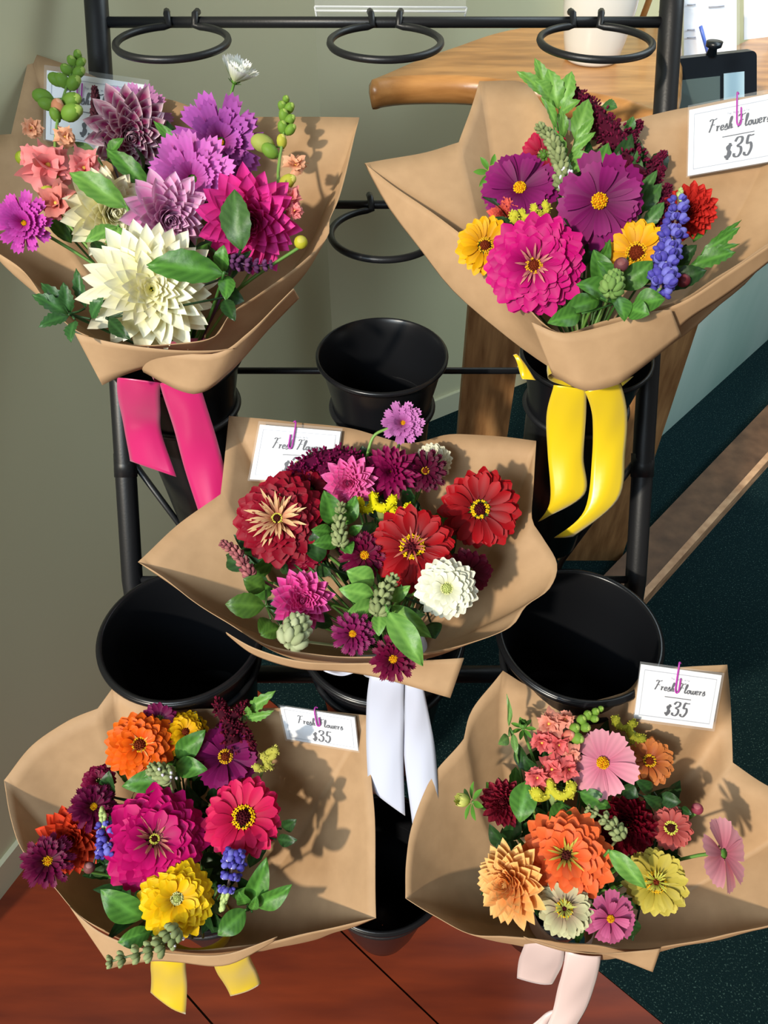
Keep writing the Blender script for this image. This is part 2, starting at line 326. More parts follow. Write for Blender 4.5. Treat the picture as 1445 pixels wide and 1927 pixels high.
def bucket(x, y, z, kind, label):
    # z: rim height below the camera
    if kind == 'small': prof = [(.0945, 0), (.0925, -.004), (.088, -.02), (.0775, -.07), (.0745, -.10), (.070, -.2), (.052, -.40)]; lip = .0975
    elif kind == 'big': prof = [(.118, 0), (.1165, -.005), (.111, -.02), (.105, -.05), (.101, -.10), (.09, -.22), (.075, -.34)]; lip = .1235
    else: prof = [(.112, 0), (.110, -.005), (.104, -.02), (.097, -.06), (.088, -.15), (.07, -.27), (.056, -.34)]; lip = .1165
    c = Vector((x, y, CAMZ + z)); hb = prof[-1][1]
    t = thing('flower_bucket', c + Vector((0, 0, hb)), label, 'bucket', 'black plastic flower buckets in the rack')
    th = .0025; inner = [(r - th, zz + (th if i == len(prof) - 1 else 0)) for i, (r, zz) in enumerate(prof)]
    m = lathe([(.0008, hb)] + prof[::-1] + [(lip - .002, -.006), (lip, -.003), (lip, .001), (lip - .003, .003)] + [(prof[0][0] - .001, .0025)] + inner + [(.0008, hb + th)], c, 72)
    m.build('body', M_BLACK, t)
    if kind != 'small':
        m = lathe([(lip, .0005), (lip + .002, -.001), (lip + .0025, -.005), (lip + .0005, -.009), (lip - .003, -.008)], c, 72); m.build('rim', M_BLACK, t)
    return t
bucket(BX[0], .98, -.682, 'small', 'black bucket holding the pink and cream bouquet at upper left')
bucket(BX[1], .98, -.682, 'small', 'empty narrow black bucket in the centre of the rack, above the middle bouquet')
bucket(BX[2], .98, -.682, 'small', 'black bucket holding the bouquet tied with long yellow ribbon at upper right')
bucket(LX[0], .703, -.989, 'big', 'wide empty black bucket left of the middle bouquet')
bucket(LX[1], .703, -.989, 'big', 'black bucket under the middle bouquet of red zinnias')
bucket(LX[2], .703, -.989, 'big', 'wide empty black bucket right of the middle bouquet')
bucket(LX[0], .513, -1.381, 'low', 'black bucket under the lower left bouquet')
bucket(LX[1], .513, -1.381, 'low', 'empty black bucket low in the rack between the two lower bouquets')
bucket(LX[2], .513, -1.381, 'low', 'black bucket under the lower right bouquet with the blush ribbon')

# ---------------------------------------------------------------- kraft paper wraps
def rim_loop(pts, dfn):
    # pts: (px, py, corner[, extra depth]); closed; smooth between corners
    n = len(pts); W = [P(p[0], p[1], dfn(p[1]) + (p[3] if len(p) > 3 else 0)) for p in pts]; out = []
    for i in range(n):
        p1, p2 = W[i], W[(i + 1) % n]; c1, c2 = pts[i][2], pts[(i + 1) % n][2]
        p0 = p1 - (p2 - p1) if c1 else W[i - 1]; p3 = p2 + (p2 - p1) if c2 else W[(i + 2) % n]
        k = max(3, int((p2 - p1).length / .008))
        for j in range(k):
            t = j / k; out.append(.5 * ((2 * p1) + (p2 - p0) * t + (2 * p0 - 5 * p1 + 4 * p2 - p3) * t * t + (3 * p1 - p0 - 3 * p2 + p3) * t ** 3))
    return out
def wrinkle(v, s=1.0):
    return (math.sin(v.x * 31 + v.z * 17 + s) + math.sin(v.y * 23 - v.x * 41 + 2 * s) + .6 * math.sin(v.z * 57 + v.x * 66)) * .33
BQ = {}
def wrap(key, label, rim, dfn, neck, nr, flaps, inner=None):
    N = P(*neck); R = rim_loop(rim, dfn); cen = sum(R, Vector()) / len(R); ax = (cen - N).normalized()
    # even out the angular spacing of the neck
    rows = []; T = 16; m = MB()
    dirs = []
    for r in R:
        q = r - N; q = q - ax * q.dot(ax); dirs.append(q.normalized())
    for i in range(-1, T + 1):
        row = []
        for r, dd in zip(R, dirs):
            nk = N + dd * nr
            if i < 0: row.append(nk - ax * .006); continue
            t = i / T; h = (r - N).dot(ax); rad = ((r - N) - ax * h).length
            c = N + ax * (h * .34) + dd * (nr + (rad - nr) * .60)
            p = nk * (1 - t) ** 2 + c * 2 * t * (1 - t) + r * t * t
            p = p + dd * wrinkle(p, len(key)) * .006 * math.sin(PI * min(1, t * .8))
            row.append(p)
        rows.append(row)
    m.grid(rows, (1, 1, 1), True)
    t = thing('kraft_paper_wrap', N, label, 'paper wrap', 'kraft paper wraps around the bouquets')
    m.build('paper_sheet', M_PAPER, t, True, .0009)
    bv = BVHTree.FromPolygons([tuple(v) for v in m.v], m.f)
    BQ[key] = dict(N=N, ax=ax, dfn=dfn, bvh=bv, cen=cen, wrap=t)
    for fl in flaps:
        # fl = (top polyline, bottom polyline, depth top, depth bottom)
        tp, bt, d0, d1 = fl
        A = spline([P(x, y, d0) for x, y in tp], 6); B = spline([P(x, y, d1) for x, y in bt], 6); K = 36
        def at(L, u): f = u * (len(L) - 1); i = min(int(f), len(L) - 2); return L[i].lerp(L[i + 1], f - i)
        rws = []
        for j in range(7):
            v = j / 6; rws.append([at(A, i / K).lerp(at(B, i / K), v) - FW * (.010 * math.sin(PI * i / K) * (1 - v * .5)) + FW * wrinkle(at(A, i / K), 3 + v) * .0022 for i in range(K + 1)])
        f = MB(); f.grid(rws, (1, 1, 1)); f.build('paper_flap', M_PAPER, t, True, .0009)
    return t
def lin_d(y0, d0, y1, d1): return lambda y: d0 + (y - y0) / (y1 - y0) * (d1 - d0)
wrap('A', 'brown kraft paper wrap of the pink and cream bouquet at upper left',
     [(22, 252, 1), (55, 100, 1), (130, 124, 0), (230, 165, 0), (335, 192, 0), (400, 216, 0), (470, 220, 0), (570, 220, 0), (677, 221, 1), (660, 300, 0), (640, 370, 0), (622, 412, 0), (615, 448, 0), (560, 500, 0), (490, 552, 0), (435, 590, 0), (405, 632, 0), (340, 645, 0), (250, 650, 0), (150, 626, 0), (90, 572, 0), (35, 505, 0), (-30, 450, 0), (-75, 380, 0), (-70, 300, 0), (-20, 258, 0)],
     lin_d(650, .955, 220, 1.16), (352, 690, 1.08), .042,
     [([(140, 626), (220, 648), (320, 662), (400, 662), (440, 655)], [(193, 725), (240, 705), (290, 690), (345, 682), (392, 672)], .945, .985),
      ([(250, 655), (400, 668), (470, 630), (530, 570), (553, 544)], [(270, 700), (365, 742), (435, 700), (505, 622), (563, 561)], .952, .985)])
wrap('B', 'brown kraft paper wrap of the magenta and yellow bouquet at upper right',
     [(683, 307, 1), (790, 290, 0), (862, 268, 1), (902, 153, 1), (985, 156, 0), (1030, 205, 0), (1075, 248, 0), (1140, 238, 0), (1240, 212, 0), (1350, 192, 0), (1500, 165, 1), (1540, 300, 0), (1500, 415, 0), (1440, 462, 0), (1360, 515, 0), (1290, 560, 0), (1215, 584, 0), (1130, 606, 0), (1060, 626, 0), (1015, 602, 0), (965, 540, 0), (900, 468, 0), (830, 412, 0), (745, 352, 0)],
     lin_d(630, .955, 230, 1.15), (1098, 700, 1.08), .044,
     [([(1000, 606), (1060, 630), (1150, 612), (1210, 592), (1262, 583)], [(1040, 705), (1095, 735), (1150, 728), (1190, 705), (1283, 632)], .945, .975),
      ([(1230, 590), (1290, 566), (1360, 520), (1450, 460)], [(1270, 625), (1300, 598), (1370, 552), (1460, 482)], .965, .985)])
wrap('C', 'brown kraft paper wrap of the red zinnia bouquet in the middle',
     [(258, 1058, 1), (330, 990, 0), (414, 930, 1), (433, 782, 1), (560, 795, 0), (660, 806, 0), (765, 834, 0), (860, 816, 0), (1008, 830, 1), (1003, 910, 0), (1000, 975, 0), (1018, 1010, 0), (1044, 1062, 0), (1030, 1108, 0), (990, 1140, 0), (960, 1180, 0), (880, 1212, 0), (800, 1228, 0), (700, 1236, 0), (600, 1234, 0), (500, 1210, 0), (410, 1162, 0), (330, 1105, 0)],
     lin_d(1235, .975, 810, 1.15), (740, 1235, 1.10), .042,
     [([(425, 1190), (480, 1218), (560, 1240), (640, 1246), (740, 1244), (873, 1238)], [(428, 1194), (480, 1232), (560, 1256), (640, 1262), (720, 1276), (847, 1313)], .965, .975)])
wrap('D', 'brown kraft paper wrap of the orange and magenta bouquet at lower left',
     [(4, 1468, 1), (60, 1402, 0), (120, 1362, 0), (185, 1334, 1), (212, 1294, 1), (300, 1330, 0), (400, 1336, 0), (530, 1332, 0), (692, 1346, 1), (693, 1430, 0), (696, 1480, 0), (703, 1560, 0), (708, 1728, 1), (600, 1752, 0), (490, 1775, 0), (400, 1786, 0), (320, 1784, 0), (240, 1768, 0), (160, 1728, 0), (105, 1672, 0), (45, 1605, 0), (18, 1535, 0)],
     lin_d(1790, 1.04, 1310, 1.165), (375, 1752, 1.20), .042,
     [([(132, 1705), (190, 1748), (260, 1774), (340, 1788), (430, 1790), (522, 1762)], [(210, 1822), (240, 1812), (290, 1805), (340, 1808), (430, 1812), (518, 1770)], 1.03, 1.035)])
wrap('E', 'brown kraft paper wrap of the orange and burgundy bouquet at lower right',
     [(946, 1262, 1), (1005, 1296, 0, .01), (1095, 1320, 0, .015), (1175, 1304, 0, 0), (1215, 1268, 0, -.06), (1270, 1256, 0, -.08), (1368, 1251, 1, -.07), (1374, 1340, 0), (1380, 1435, 1), (1450, 1482, 0), (1540, 1520, 1), (1520, 1620, 0), (1500, 1728, 1), (1400, 1752, 0), (1300, 1772, 0), (1200, 1786, 0), (1100, 1778, 0), (1020, 1766, 0), (950, 1762, 0), (880, 1758, 0), (815, 1722, 0), (765, 1690, 1), (764, 1620, 0), (775, 1545, 0), (815, 1455, 0), (872, 1390, 1), (890, 1335, 0)],
     lin_d(1790, 1.04, 1280, 1.165), (1052, 1745, 1.20), .042,
     [([(985, 1762), (1050, 1776), (1130, 1788), (1243, 1784)], [(990, 1768), (1060, 1786), (1130, 1792), (1228, 1829)], 1.03, 1.035)])

# ---------------------------------------------------------------- ribbons
def ribbon_tail(par, L, R, m_, d0, d1, curl=.006):
    # L, R: pixel polylines of the two edges, top to bottom
    A = spline([P(x, y, d0 + (d1 - d0) * i / (len(L) - 1)) for i, (x, y) in enumerate(L)], 8)
    B = spline([P(x, y, d0 + (d1 - d0) * i / (len(R) - 1)) for i, (x, y) in enumerate(R)], 8)
    rows = [[a.lerp(b, j / 8) - FW * (math.sin(PI * j / 8) * curl + math.sin(i * .26 + 1) * .007 + math.sin(i * .5 + j) * .0006) for j in range(9)] for i, (a, b) in enumerate(zip(A, B))]
    m = MB(); m.grid(rows, (1, 1, 1)); m.build('ribbon_tail', m_, par, True, .0005)
def knot(par, N, ax, r, m_):
    a = ax.orthogonal().normalized(); b = ax.cross(a); m = MB()
    m.grid([[N + (a * math.cos(2 * PI * k / 40) + b * math.sin(2 * PI * k / 40)) * (r + .003 * math.sin(PI * i / 4)) + ax * (.034 * (i / 4 - .5)) for k in range(40)] for i in range(5)], (1, 1, 1), True)
    m.build('ribbon_band', m_, par, True, .0005)
def ribbon(key, label, m_, tails, dd, extra=()):
    B = BQ[key]; t = thing('satin_ribbon', B['N'], label, 'ribbon'); knot(t, B['N'] + B['ax'] * .006, B['ax'], .0465, m_)
    for (L, R) in tails: ribbon_tail(t, L, R, m_, *dd)
    for (L, R, da, db) in extra: ribbon_tail(t, L, R, m_, da, db, .002)
    return t
ribbon('A', 'hot pink satin ribbon tails hanging from the upper left bouquet', M_PINKR,
       [([(224, 712), (224, 760), (232, 810), (247, 868)], [(305, 722), (302, 770), (302, 815), (334, 898)]),
        ([(303, 722), (322, 790), (345, 880), (384, 990)], [(378, 722), (400, 800), (418, 870), (442, 960)])], (1.06, 1.16))
ribbon('B', 'long yellow satin ribbon tails hanging from the upper right bouquet', M_YELR,
       [([(1040, 726), (1029, 775), (1032, 850), (1034, 940), (1012, 982)], [(1100, 736), (1102, 790), (1100, 860), (1098, 930), (1030, 972)]),
        ([(1098, 738), (1115, 790), (1116, 860), (1098, 960), (1042, 1012)], [(1165, 724), (1180, 780), (1179, 850), (1160, 940), (1078, 1010)])], (1.06, 1.17),
       [([(964, 670), (975, 690), (984, 712)], [(970, 668), (990, 688), (1010, 714)], 1.06, 1.05), ([(1165, 722), (1180, 712)], [(1168, 728), (1192, 708)], 1.05, 1.06)])
ribbon('C', 'pale white satin ribbon tails hanging below the middle bouquet', M_WHR,
       [([(696, 1268), (690, 1320), (689, 1400), (693, 1478)], [(760, 1284), (760, 1340), (759, 1430), (762, 1532)]),
        ([(762, 1284), (761, 1340), (760, 1420), (776, 1550)], [(796, 1290), (808, 1350), (820, 1420), (826, 1530)])], (1.04, 1.14),
       [([(600, 1252), (630, 1262), (655, 1262)], [(612, 1262), (645, 1272), (672, 1266)], 1.04, 1.03)])
ribbon('D', 'short bright yellow satin ribbon tails under the lower left bouquet', M_YELR,
       [([(288, 1796), (284, 1830), (281, 1872)], [(352, 1800), (352, 1850), (347, 1914)]),
        ([(402, 1800), (414, 1840), (432, 1879)], [(470, 1788), (480, 1820), (490, 1856)])], (1.07, 1.12))
ribbon('E', 'blush white satin ribbon tails under the lower right bouquet', M_BLUSH,
       [([(988, 1760), (978, 1800), (974, 1845)], [(1060, 1780), (1056, 1820), (1042, 1857)]),
        ([(1062, 1784), (1052, 1850), (1040, 1912), (1010, 1960)], [(1128, 1794), (1120, 1850), (1105, 1905), (1060, 1960)])], (1.07, 1.15),
       [([(985, 1930), (1020, 1912), (1046, 1905)], [(1000, 1950), (1030, 1930), (1050, 1922)], 1.17, 1.15)])

# ---------------------------------------------------------------- price cards and clips
GL = {'F': (1.35, [[(.85, 2.45), (.55, 1.3), (.1, 0)], [(.2, 2.2), (.5, 2.55), (1.0, 2.4), (1.5, 2.6)], [(.35, 1.25), (.7, 1.4), (1.1, 1.35)]]),
      'r': (.75, [[(0, .9), (.22, .95), (.12, .0)], [(.12, .35), (.4, .95), (.62, .85)]]),
      'e': (.75, [[(.05, .45), (.45, .6), (.5, .95), (.25, 1.0), (.03, .5), (.2, .02), (.6, .25)]]),
      's': (.7, [[(.0, .3), (.35, 1.15), (.38, .8), (.5, .3), (.22, -.05), (-.05, .12)]]),
      'h': (.95, [[(.0, .3), (.55, 1.8), (.6, 2.4), (.35, 2.1), (.0, 0)], [(.05, .3), (.4, .95), (.5, .6), (.4, .1), (.75, .25)]]),
      'l': (.6, [[(0, .3), (.5, 1.8), (.5, 2.45), (.25, 2.0), (.08, .4), (.2, .0), (.5, .3)]]),
      'o': (.75, [[(.4, .95), (.1, .8), (.02, .3), (.25, 0), (.52, .4), (.42, .95), (.7, .8)]]),
      'w': (1.05, [[(0, .95), (.05, .2), (.2, .0), (.45, .4), (.5, .95), (.48, .2), (.7, .0), (.92, .5), (.88, 1.0)]]),
      ' ': (.6, []),
      '$': (1.1, [[(.95, 1.75), (.7, 2.0), (.3, 1.7), (.45, 1.2), (.75, .8), (.5, .1), (.1, .1), (0, .45)], [(.75, 2.3), (.25, -.3)]]),
      '3': (1.25, [[(.15, 1.95), (.5, 2.45), (1.05, 2.35), (.95, 1.75), (.45, 1.35), (.85, 1.1), (.85, .45), (.45, -.05), (0, .1), (.02, .45)]]),
      '5': (1.3, [[(1.35, 2.45), (.95, 2.4), (.6, 2.4), (.42, 1.45), (.85, 1.5), (.95, .8), (.5, -.05), (.05, .1), (.08, .4)]])}
SM = {'T': [[(0, 1), (.8, 1)], [(.4, 1), (.4, 0)]], 'h': [[(0, 1), (0, 0)], [(0, .5), (.5, .5), (.5, 0)]], 'e': [[(.0, .3), (.5, .3), (.5, .6), (0, .6), (0, 0), (.5, 0)]],
      'R': [[(0, 0), (0, 1), (.6, 1), (.6, .5), (0, .5)], [(.3, .5), (.6, 0)]], 'a': [[(.5, .6), (0, .6), (0, 0), (.5, 0)], [(.5, .6), (.5, 0)]], 'n': [[(0, 0), (0, .6), (.5, .6), (.5, 0)]],
      'c': [[(.5, .6), (0, .6), (0, 0), (.5, 0)]], 'W': [[(0, 1), (.2, 0), (.4, .7), (.6, 0), (.8, 1)]], 'i': [[(.2, .6), (.2, 0)]], 'f': [[(.4, 1), (.2, 1), (.2, 0)], [(0, .6), (.4, .6)]], ' ': []}
def strokes(m, poly, q, ox, oy, s, asp, wd_, nib=True):
    # draw a glyph polyline on the card; ox, oy in card units (0..1 wide, 0..1 high), s = glyph unit in card widths
    pts = [Vector((x, y, 0)) for x, y in poly]; pts = spline(pts, 5) if len(pts) > 2 else pts
    L, Rr = [], []
    for i, p in enumerate(pts):
        t = (pts[min(i + 1, len(pts) - 1)] - pts[max(i - 1, 0)]); t = t.normalized() if t.length > 0 else Vector((1, 0, 0))
        n = Vector((-t.y, t.x, 0)); ww = wd_ * ((.45 + .75 * abs(t.y)) if nib else 1)
        for lst, k in ((L, 1), (Rr, -1)):
            a = p + n * ww * k; lst.append(quadpt(q, ox + a.x * s, oy - a.y * s * asp))
    m.grid([L, Rr], (1, 1, 1))
def card(key, c, label, layout, clip_u, group='price cards clipped inside the bouquets', sleeve=True, slant=0, hs=1.0):
    bv = BQ[key]['bvh']; ds = []
    for u in (0, .25, .5, .75, 1):
        for v in (0, .5, 1):
            x = (c[0][0] * (1 - u) + c[1][0] * u) * (1 - v) + (c[3][0] * (1 - u) + c[2][0] * u) * v; y = (c[0][1] * (1 - u) + c[1][1] * u) * (1 - v) + (c[3][1] * (1 - u) + c[2][1] * u) * v
            r = ray(x, y); h = bv.ray_cast(CAM, r.normalized())
            if h[0] is not None: ds.append((u, v, (h[0] - CAM).dot(FW)))
    if not ds: ds = [(.5, .5, 1.1)]
    # fit a plane d = a + b v, shift so that it lies in front of all hits
    mu = sum(x[1] for x in ds) / len(ds); md = sum(x[2] for x in ds) / len(ds); den = sum((x[1] - mu) ** 2 for x in ds) or 1
    b = sum((x[1] - mu) * (x[2] - md) for x in ds) / den; uu = sum(x[0] for x in ds) / len(ds); den = sum((x[0] - uu) ** 2 for x in ds) or 1
    e = sum((x[0] - uu) * (x[2] - md) for x in ds) / den; a = md - b * mu - e * uu; a -= max(0, max((a + b * x[1] + e * x[0]) - x[2] for x in ds)) + .002
    q = [P(*c[0], a), P(*c[1], a + e), P(*c[2], a + e + b), P(*c[3], a + b)]; q[2] = q[1] + q[3] - q[0] if (q[1] + q[3] - q[0] - q[2]).length < .004 else q[2]
    t = thing('price_card', quadpt(q, .5, .5), label, 'price card', group)
    slab(q, .0006, M_CARD, 'card', t)
    lo = off(q, .0006); asp = (q[1] - q[0]).length / (q[3] - q[0]).length
    m = MB(); x = 0
    word = 'Fresh Flowers'; tw = sum(GL[ch][0] for ch in word); s, oy = layout[0] / tw, layout[1]; ox = .5 - layout[0] / 2 + .02
    for ch in word:
        for pl in GL[ch][1]: strokes(m, pl, lo, ox + x * s, oy, s, asp * hs * .9, .125)
        x += GL[ch][0]
    x = 0; tw = 3.65; s2 = layout[2] / tw
    for ch in '$35':
        k = .82 if ch == '$' else 1
        for pl in GL[ch][1]: strokes(m, [(a_ * k, b_ * k) for a_, b_ in pl], lo, .52 - layout[2] / 2 + x * s2, layout[3], s2, asp * hs, .15)
        x += GL[ch][0]
    m.build('lettering', M_INK, t, False)
    m = MB()
    if layout[4]: m.grid([[quadpt(lo, .34, layout[4]), quadpt(lo, .67, layout[4])], [quadpt(lo, .34, layout[4] + .012), quadpt(lo, .67, layout[4] + .012)]], (1, 1, 1)); m.build('rule', M_INK, t, False)
    m = MB()
    if layout[5]:
        x = 0; s3 = .021
        for ch in 'The Ranch Wife':
            for pl in SM[ch]: strokes(m, [p for p in pl], lo, .385 + x * s3, layout[5], s3, asp, .09, False)
            x += .8
        m.build('small_heading', M_INKL, t, False)
    m = MB(); fr = [(.05, .08), (.95, .08), (.95, .92), (.05, .92)]; fi = [(.056, .09), (.944, .09), (.944, .91), (.056, .91)]
    k = len(m.v); m.add([quadpt(lo, *p) for p in fr] + [quadpt(lo, *p) for p in fi], [(i, (i + 1) % 4, 4 + (i + 1) % 4, 4 + i) for i in range(4)], (1, 1, 1)); m.build('border_line', M_INKL, t, False)
    if sleeve:
        sv = [quadpt(off(q, .0022), -.02, -.06), quadpt(off(q, .0022), 1.02, -.06), quadpt(off(q, .0022), 1.02, 1.03), quadpt(off(q, .0022), -.02, 1.03)]
        slab(sv, .0004, M_CLEAR, 'clear_sleeve', t)
    # clip: wire loop over the top edge
    ct = thing('paper_clip', quadpt(q, clip_u, 0), label.replace('price card', 'paper clip', 1).replace('white', 'purple', 1), 'paper clip', 'purple paper clips on the price cards')
    f_ = off(q, .0035); bk = off(q, -.002); dy = 1 / asp
    g = lambda u, v, ql=f_: quadpt(ql, clip_u + u * 1.0, v)
    ww_ = .022 if key != 'C' else -.022
    m = MB(); m.tube(spline([g(ww_ * .6, -.10, bk), g(-ww_ * .4, -.12, q), g(-ww_, -.04), g(-ww_ * 1.05, .25), g(-ww_ * .9, .36), g(0, .40), g(ww_ * .9, .36), g(ww_, .28), g(ww_, .14)], 6), .0012, (1, 1, 1), 8); m.build('wire', M_CLIP, ct)
LAY = (.64, .41, .29, .84, .51, .19)
card('A', [(88, 132), (277, 160), (262, 300), (86, 262)], 'white price card in the upper left bouquet, half hidden by snapdragons', LAY, .35)
card('B', [(1297, 207), (1480, 170), (1480, 298), (1294, 331)], 'white price card of the upper right bouquet, cut by the photo edge', LAY, .50)
card('C', [(489, 799), (641, 812), (628, 908), (470, 902)], 'white price card behind the crimson zinnia of the middle bouquet', LAY, .42)
card('D', [(526, 1328), (667, 1350), (674, 1413), (540, 1391)], 'white price card of the lower left bouquet, tilted back without a rule line', (.62, .44, .26, .88, 0, 0), .50, hs=.88)
card('E', [(1206, 1250), (1358, 1271), (1344, 1373), (1193, 1352)], 'white price card of the lower right bouquet above the rust zinnia', LAY, .47)

# ---------------------------------------------------------------- flowers
def wprof(kind, u):
    if kind == 'round': return (math.sin(min(u / .68, 1) * PI / 2) ** .8) * (1 if u < .72 else math.sqrt(max(0, 1 - ((u - .72) / .285) ** 2)))
    if kind == 'point': return (.12 + .88 * math.sin(min(1, u / .5) * PI / 2) ** .9) if u < .5 else 1 - ((u - .5) / .5) ** 2.1
    if kind == 'quill': return .9 if u < .8 else max(.08, 1 - (u - .8) * 4.6)
    return .22 + .78 * math.sin(min(1, u / .85) * PI / 2)          # notch
def petal(m, C, n, out, sd, r0, h0, L, W, a0, a1, kind, cup, cols, ed, teeth, R, nu=6, nv=4, jit=0.0):
    rr, hh = r0, h0; rows = []; cl = []; NU = nu + 1
    if kind in ('notch', 'point', 'round') and nv == 4: nv = 6
    if kind == 'point' and nu == 6: nu = 8
    ctr = []
    for i in range(nu + 1):
        u = i / nu; a = a0 + (a1 - a0) * u
        if i: rr += math.cos(a) * L / nu; hh += math.sin(a) * L / nu
        ctr.append((rr, hh, a))
    base, tip = cols
    for i, (r_, h_, a) in enumerate(ctr):
        u = i / nu; w = wprof(kind, u) * W; row = []
        for j in range(nv + 1):
            v = 2 * j / nv - 1; ex = 0
            if kind == 'notch' and i >= nu - 1:
                ex = (-.10 * v * v + teeth * (1 if j % 2 == 0 else -1)) * L * (1 if i == nu else .3)
            hc = cup * w * v * v; rp = r_ + math.cos(a) * ex - math.sin(a) * hc; hp = h_ + math.sin(a) * ex + math.cos(a) * hc
            row.append(C + (out * rp + n * hp + sd * (w * v)) * R)
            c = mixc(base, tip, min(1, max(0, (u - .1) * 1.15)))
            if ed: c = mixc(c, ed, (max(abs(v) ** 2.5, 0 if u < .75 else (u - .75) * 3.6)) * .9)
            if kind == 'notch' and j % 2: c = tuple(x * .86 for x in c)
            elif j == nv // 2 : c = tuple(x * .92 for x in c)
            cl.append(c)
        rows.append(row)
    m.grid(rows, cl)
def lerp(a, b, t): return a + (b - a) * t
# kind specs: list of petal whorls (n, r0, h0, L, W, a0, a1) outer -> inner interpolated
SPEC = {
 # rows, n0, n1, r0_0, r0_1, h0, h1, L0, L1, W0, W1, a0_0, a0_1, a1_0, a1_1, profile, cup, teeth
 'zinnia':     (7, 22, 12, .16, .14, .0, .24, .84, .40, .165, .13, -2, 42, -14, 8, 'round', .18, 0),
 'zinnia_open':(3, 18, 14, .22, .22, .0, .06, .78, .62, .16, .14, 4, 22, -12, 2, 'round', .16, 0),
 'zinnia_small':(4, 15, 11, .2, .2, .0, .12, .78, .46, .18, .14, 4, 34, -12, 6, 'round', .2, 0),
 'dahlia':     (10, 14, 8, .12, .01, .0, .30, .88, .22, .20, .09, -8, 70, 10, 96, 'point', .42, 0),
 'ball_dahlia':(9, 17, 8, .16, .03, -.05, .50, .72, .22, .14, .075, -14, 70, 22, 96, 'round', .9, 0),
 'cactus':     (9, 16, 10, .10, .03, .0, .26, .92, .22, .165, .07, -10, 62, -6, 72, 'point', .34, 0),
 'cosmos':     (2, 9, 7, .14, .14, .0, .03, .86, .62, .27, .18, 6, 26, -8, 12, 'notch', .08, .035),
 'cosmos_double':(5, 10, 9, .12, .10, .0, .08, .90, .46, .20, .12, 10, 58, 16, 52, 'notch', .14, .05),
 'cup':        (3, 12, 9, .12, .10, .0, .06, .95, .78, .19, .13, 40, 66, 50, 76, 'notch', .2, .06),
 'fringed':    (5, 14, 10, .16, .14, .0, .10, .84, .44, .13, .085, 0, 46, -6, 40, 'notch', .22, .05),
}
def sphere_pts(k, cap):
    for i in range(k):
        z = 1 - (i + .5) / k * (1 - cap); a = i * 2.39996; s = math.sqrt(1 - z * z); yield s * math.cos(a), s * math.sin(a), z
def center(C, n, R, kind, par, r=.15, h=.0):   # the disc of a bloom
    a = n.orthogonal().normalized(); b = n.cross(a); m = MB()
    Y, Y2, DK, GR = lin((236, 190, 20)), lin((190, 120, 10)), lin((70, 10, 22)), lin((150, 160, 60))
    if kind == 'yellow':
        m.ball(C + n * R * h, r * R, Y2, n, 14, 8, .55)
        for x, y, z in sphere_pts(46, .1):
            m.ball(C + n * R * (h + z * r * .6) + (a * x + b * y) * r * R, r * .16 * R, Y if rnd.random() < .75 else Y2, n, 5, 3, 1.5)
    elif kind in ('dark_ring', 'green_ring', 'rust_ring', 'green'):
        dk = {'dark_ring': DK, 'green_ring': lin((70, 24, 20)), 'rust_ring': lin((110, 40, 16)), 'green': lin((176, 186, 110))}[kind]
        rim = {'dark_ring': Y, 'green_ring': lin((214, 214, 90)), 'rust_ring': lin((220, 170, 30)), 'green': lin((214, 216, 150))}[kind]
        m.ball(C + n * R * (h - .02), r * R * .8, dk, n, 14, 8, .9)
        for x, y, z in sphere_pts(40, .2): m.ball(C + n * R * (h - .02 + z * r * .72) + (a * x + b * y) * r * .78 * R, r * .13 * R, dk, n, 5, 3, 1.6)
        for ring in range(2):
            K = 17 + ring * 4
            for i in range(K):
                if rnd.random() < .18: continue
                an = 2 * PI * (i + rnd.random() * .5) / K; q = a * math.cos(an) + b * math.sin(an); rr_ = r * (.86 + .22 * ring) * R
                p = C + n * R * (h + .07 - ring * .03) + q * rr_
                for k in range(4):
                    e = an + k * PI / 2; qq = (a * math.cos(e) + b * math.sin(e)); m.ball(p + qq * r * .07 * R + n * r * .08 * R, r * .075 * R, rim, qq, 4, 3, 1.7)
    elif kind == 'closed':
        pass
    elif kind == 'creamy':
        for x, y, z in sphere_pts(60, .0): m.ball(C + n * R * (.16 + z * r * .7) + (a * x + b * y) * r * R, r * .15 * R, lin((238, 222, 96)), n, 5, 3, 1.8)
    if m.v: m.build('flower_center', M_FUZZ, par)
def stem_to(C, n, key, R, par, m_=None, rad=.0022, back=.0):
    N = BQ[key]['N'] + Vector((rnd.uniform(-.012, .012), rnd.uniform(-.012, .012), rnd.uniform(-.01, .01)))
    m = MB(); s = C - n * R * .05; mid = s - n * R * .6; pts = []
    for i in range(13):
        t = i / 12; c1 = s - n * min(.05, R * 1.3); c2 = N + BQ[key]['ax'] * .09
        pts.append(s * (1 - t) ** 3 + c1 * 3 * t * (1 - t) ** 2 + c2 * 3 * t * t * (1 - t) + N * t ** 3)
    m.tube(pts, [rad] * 13, lin((96, 140, 62)), 6)
    return m.build('stem', M_STEM, par)
def bump_d(key, py): return BQ[key]['dfn'](py)
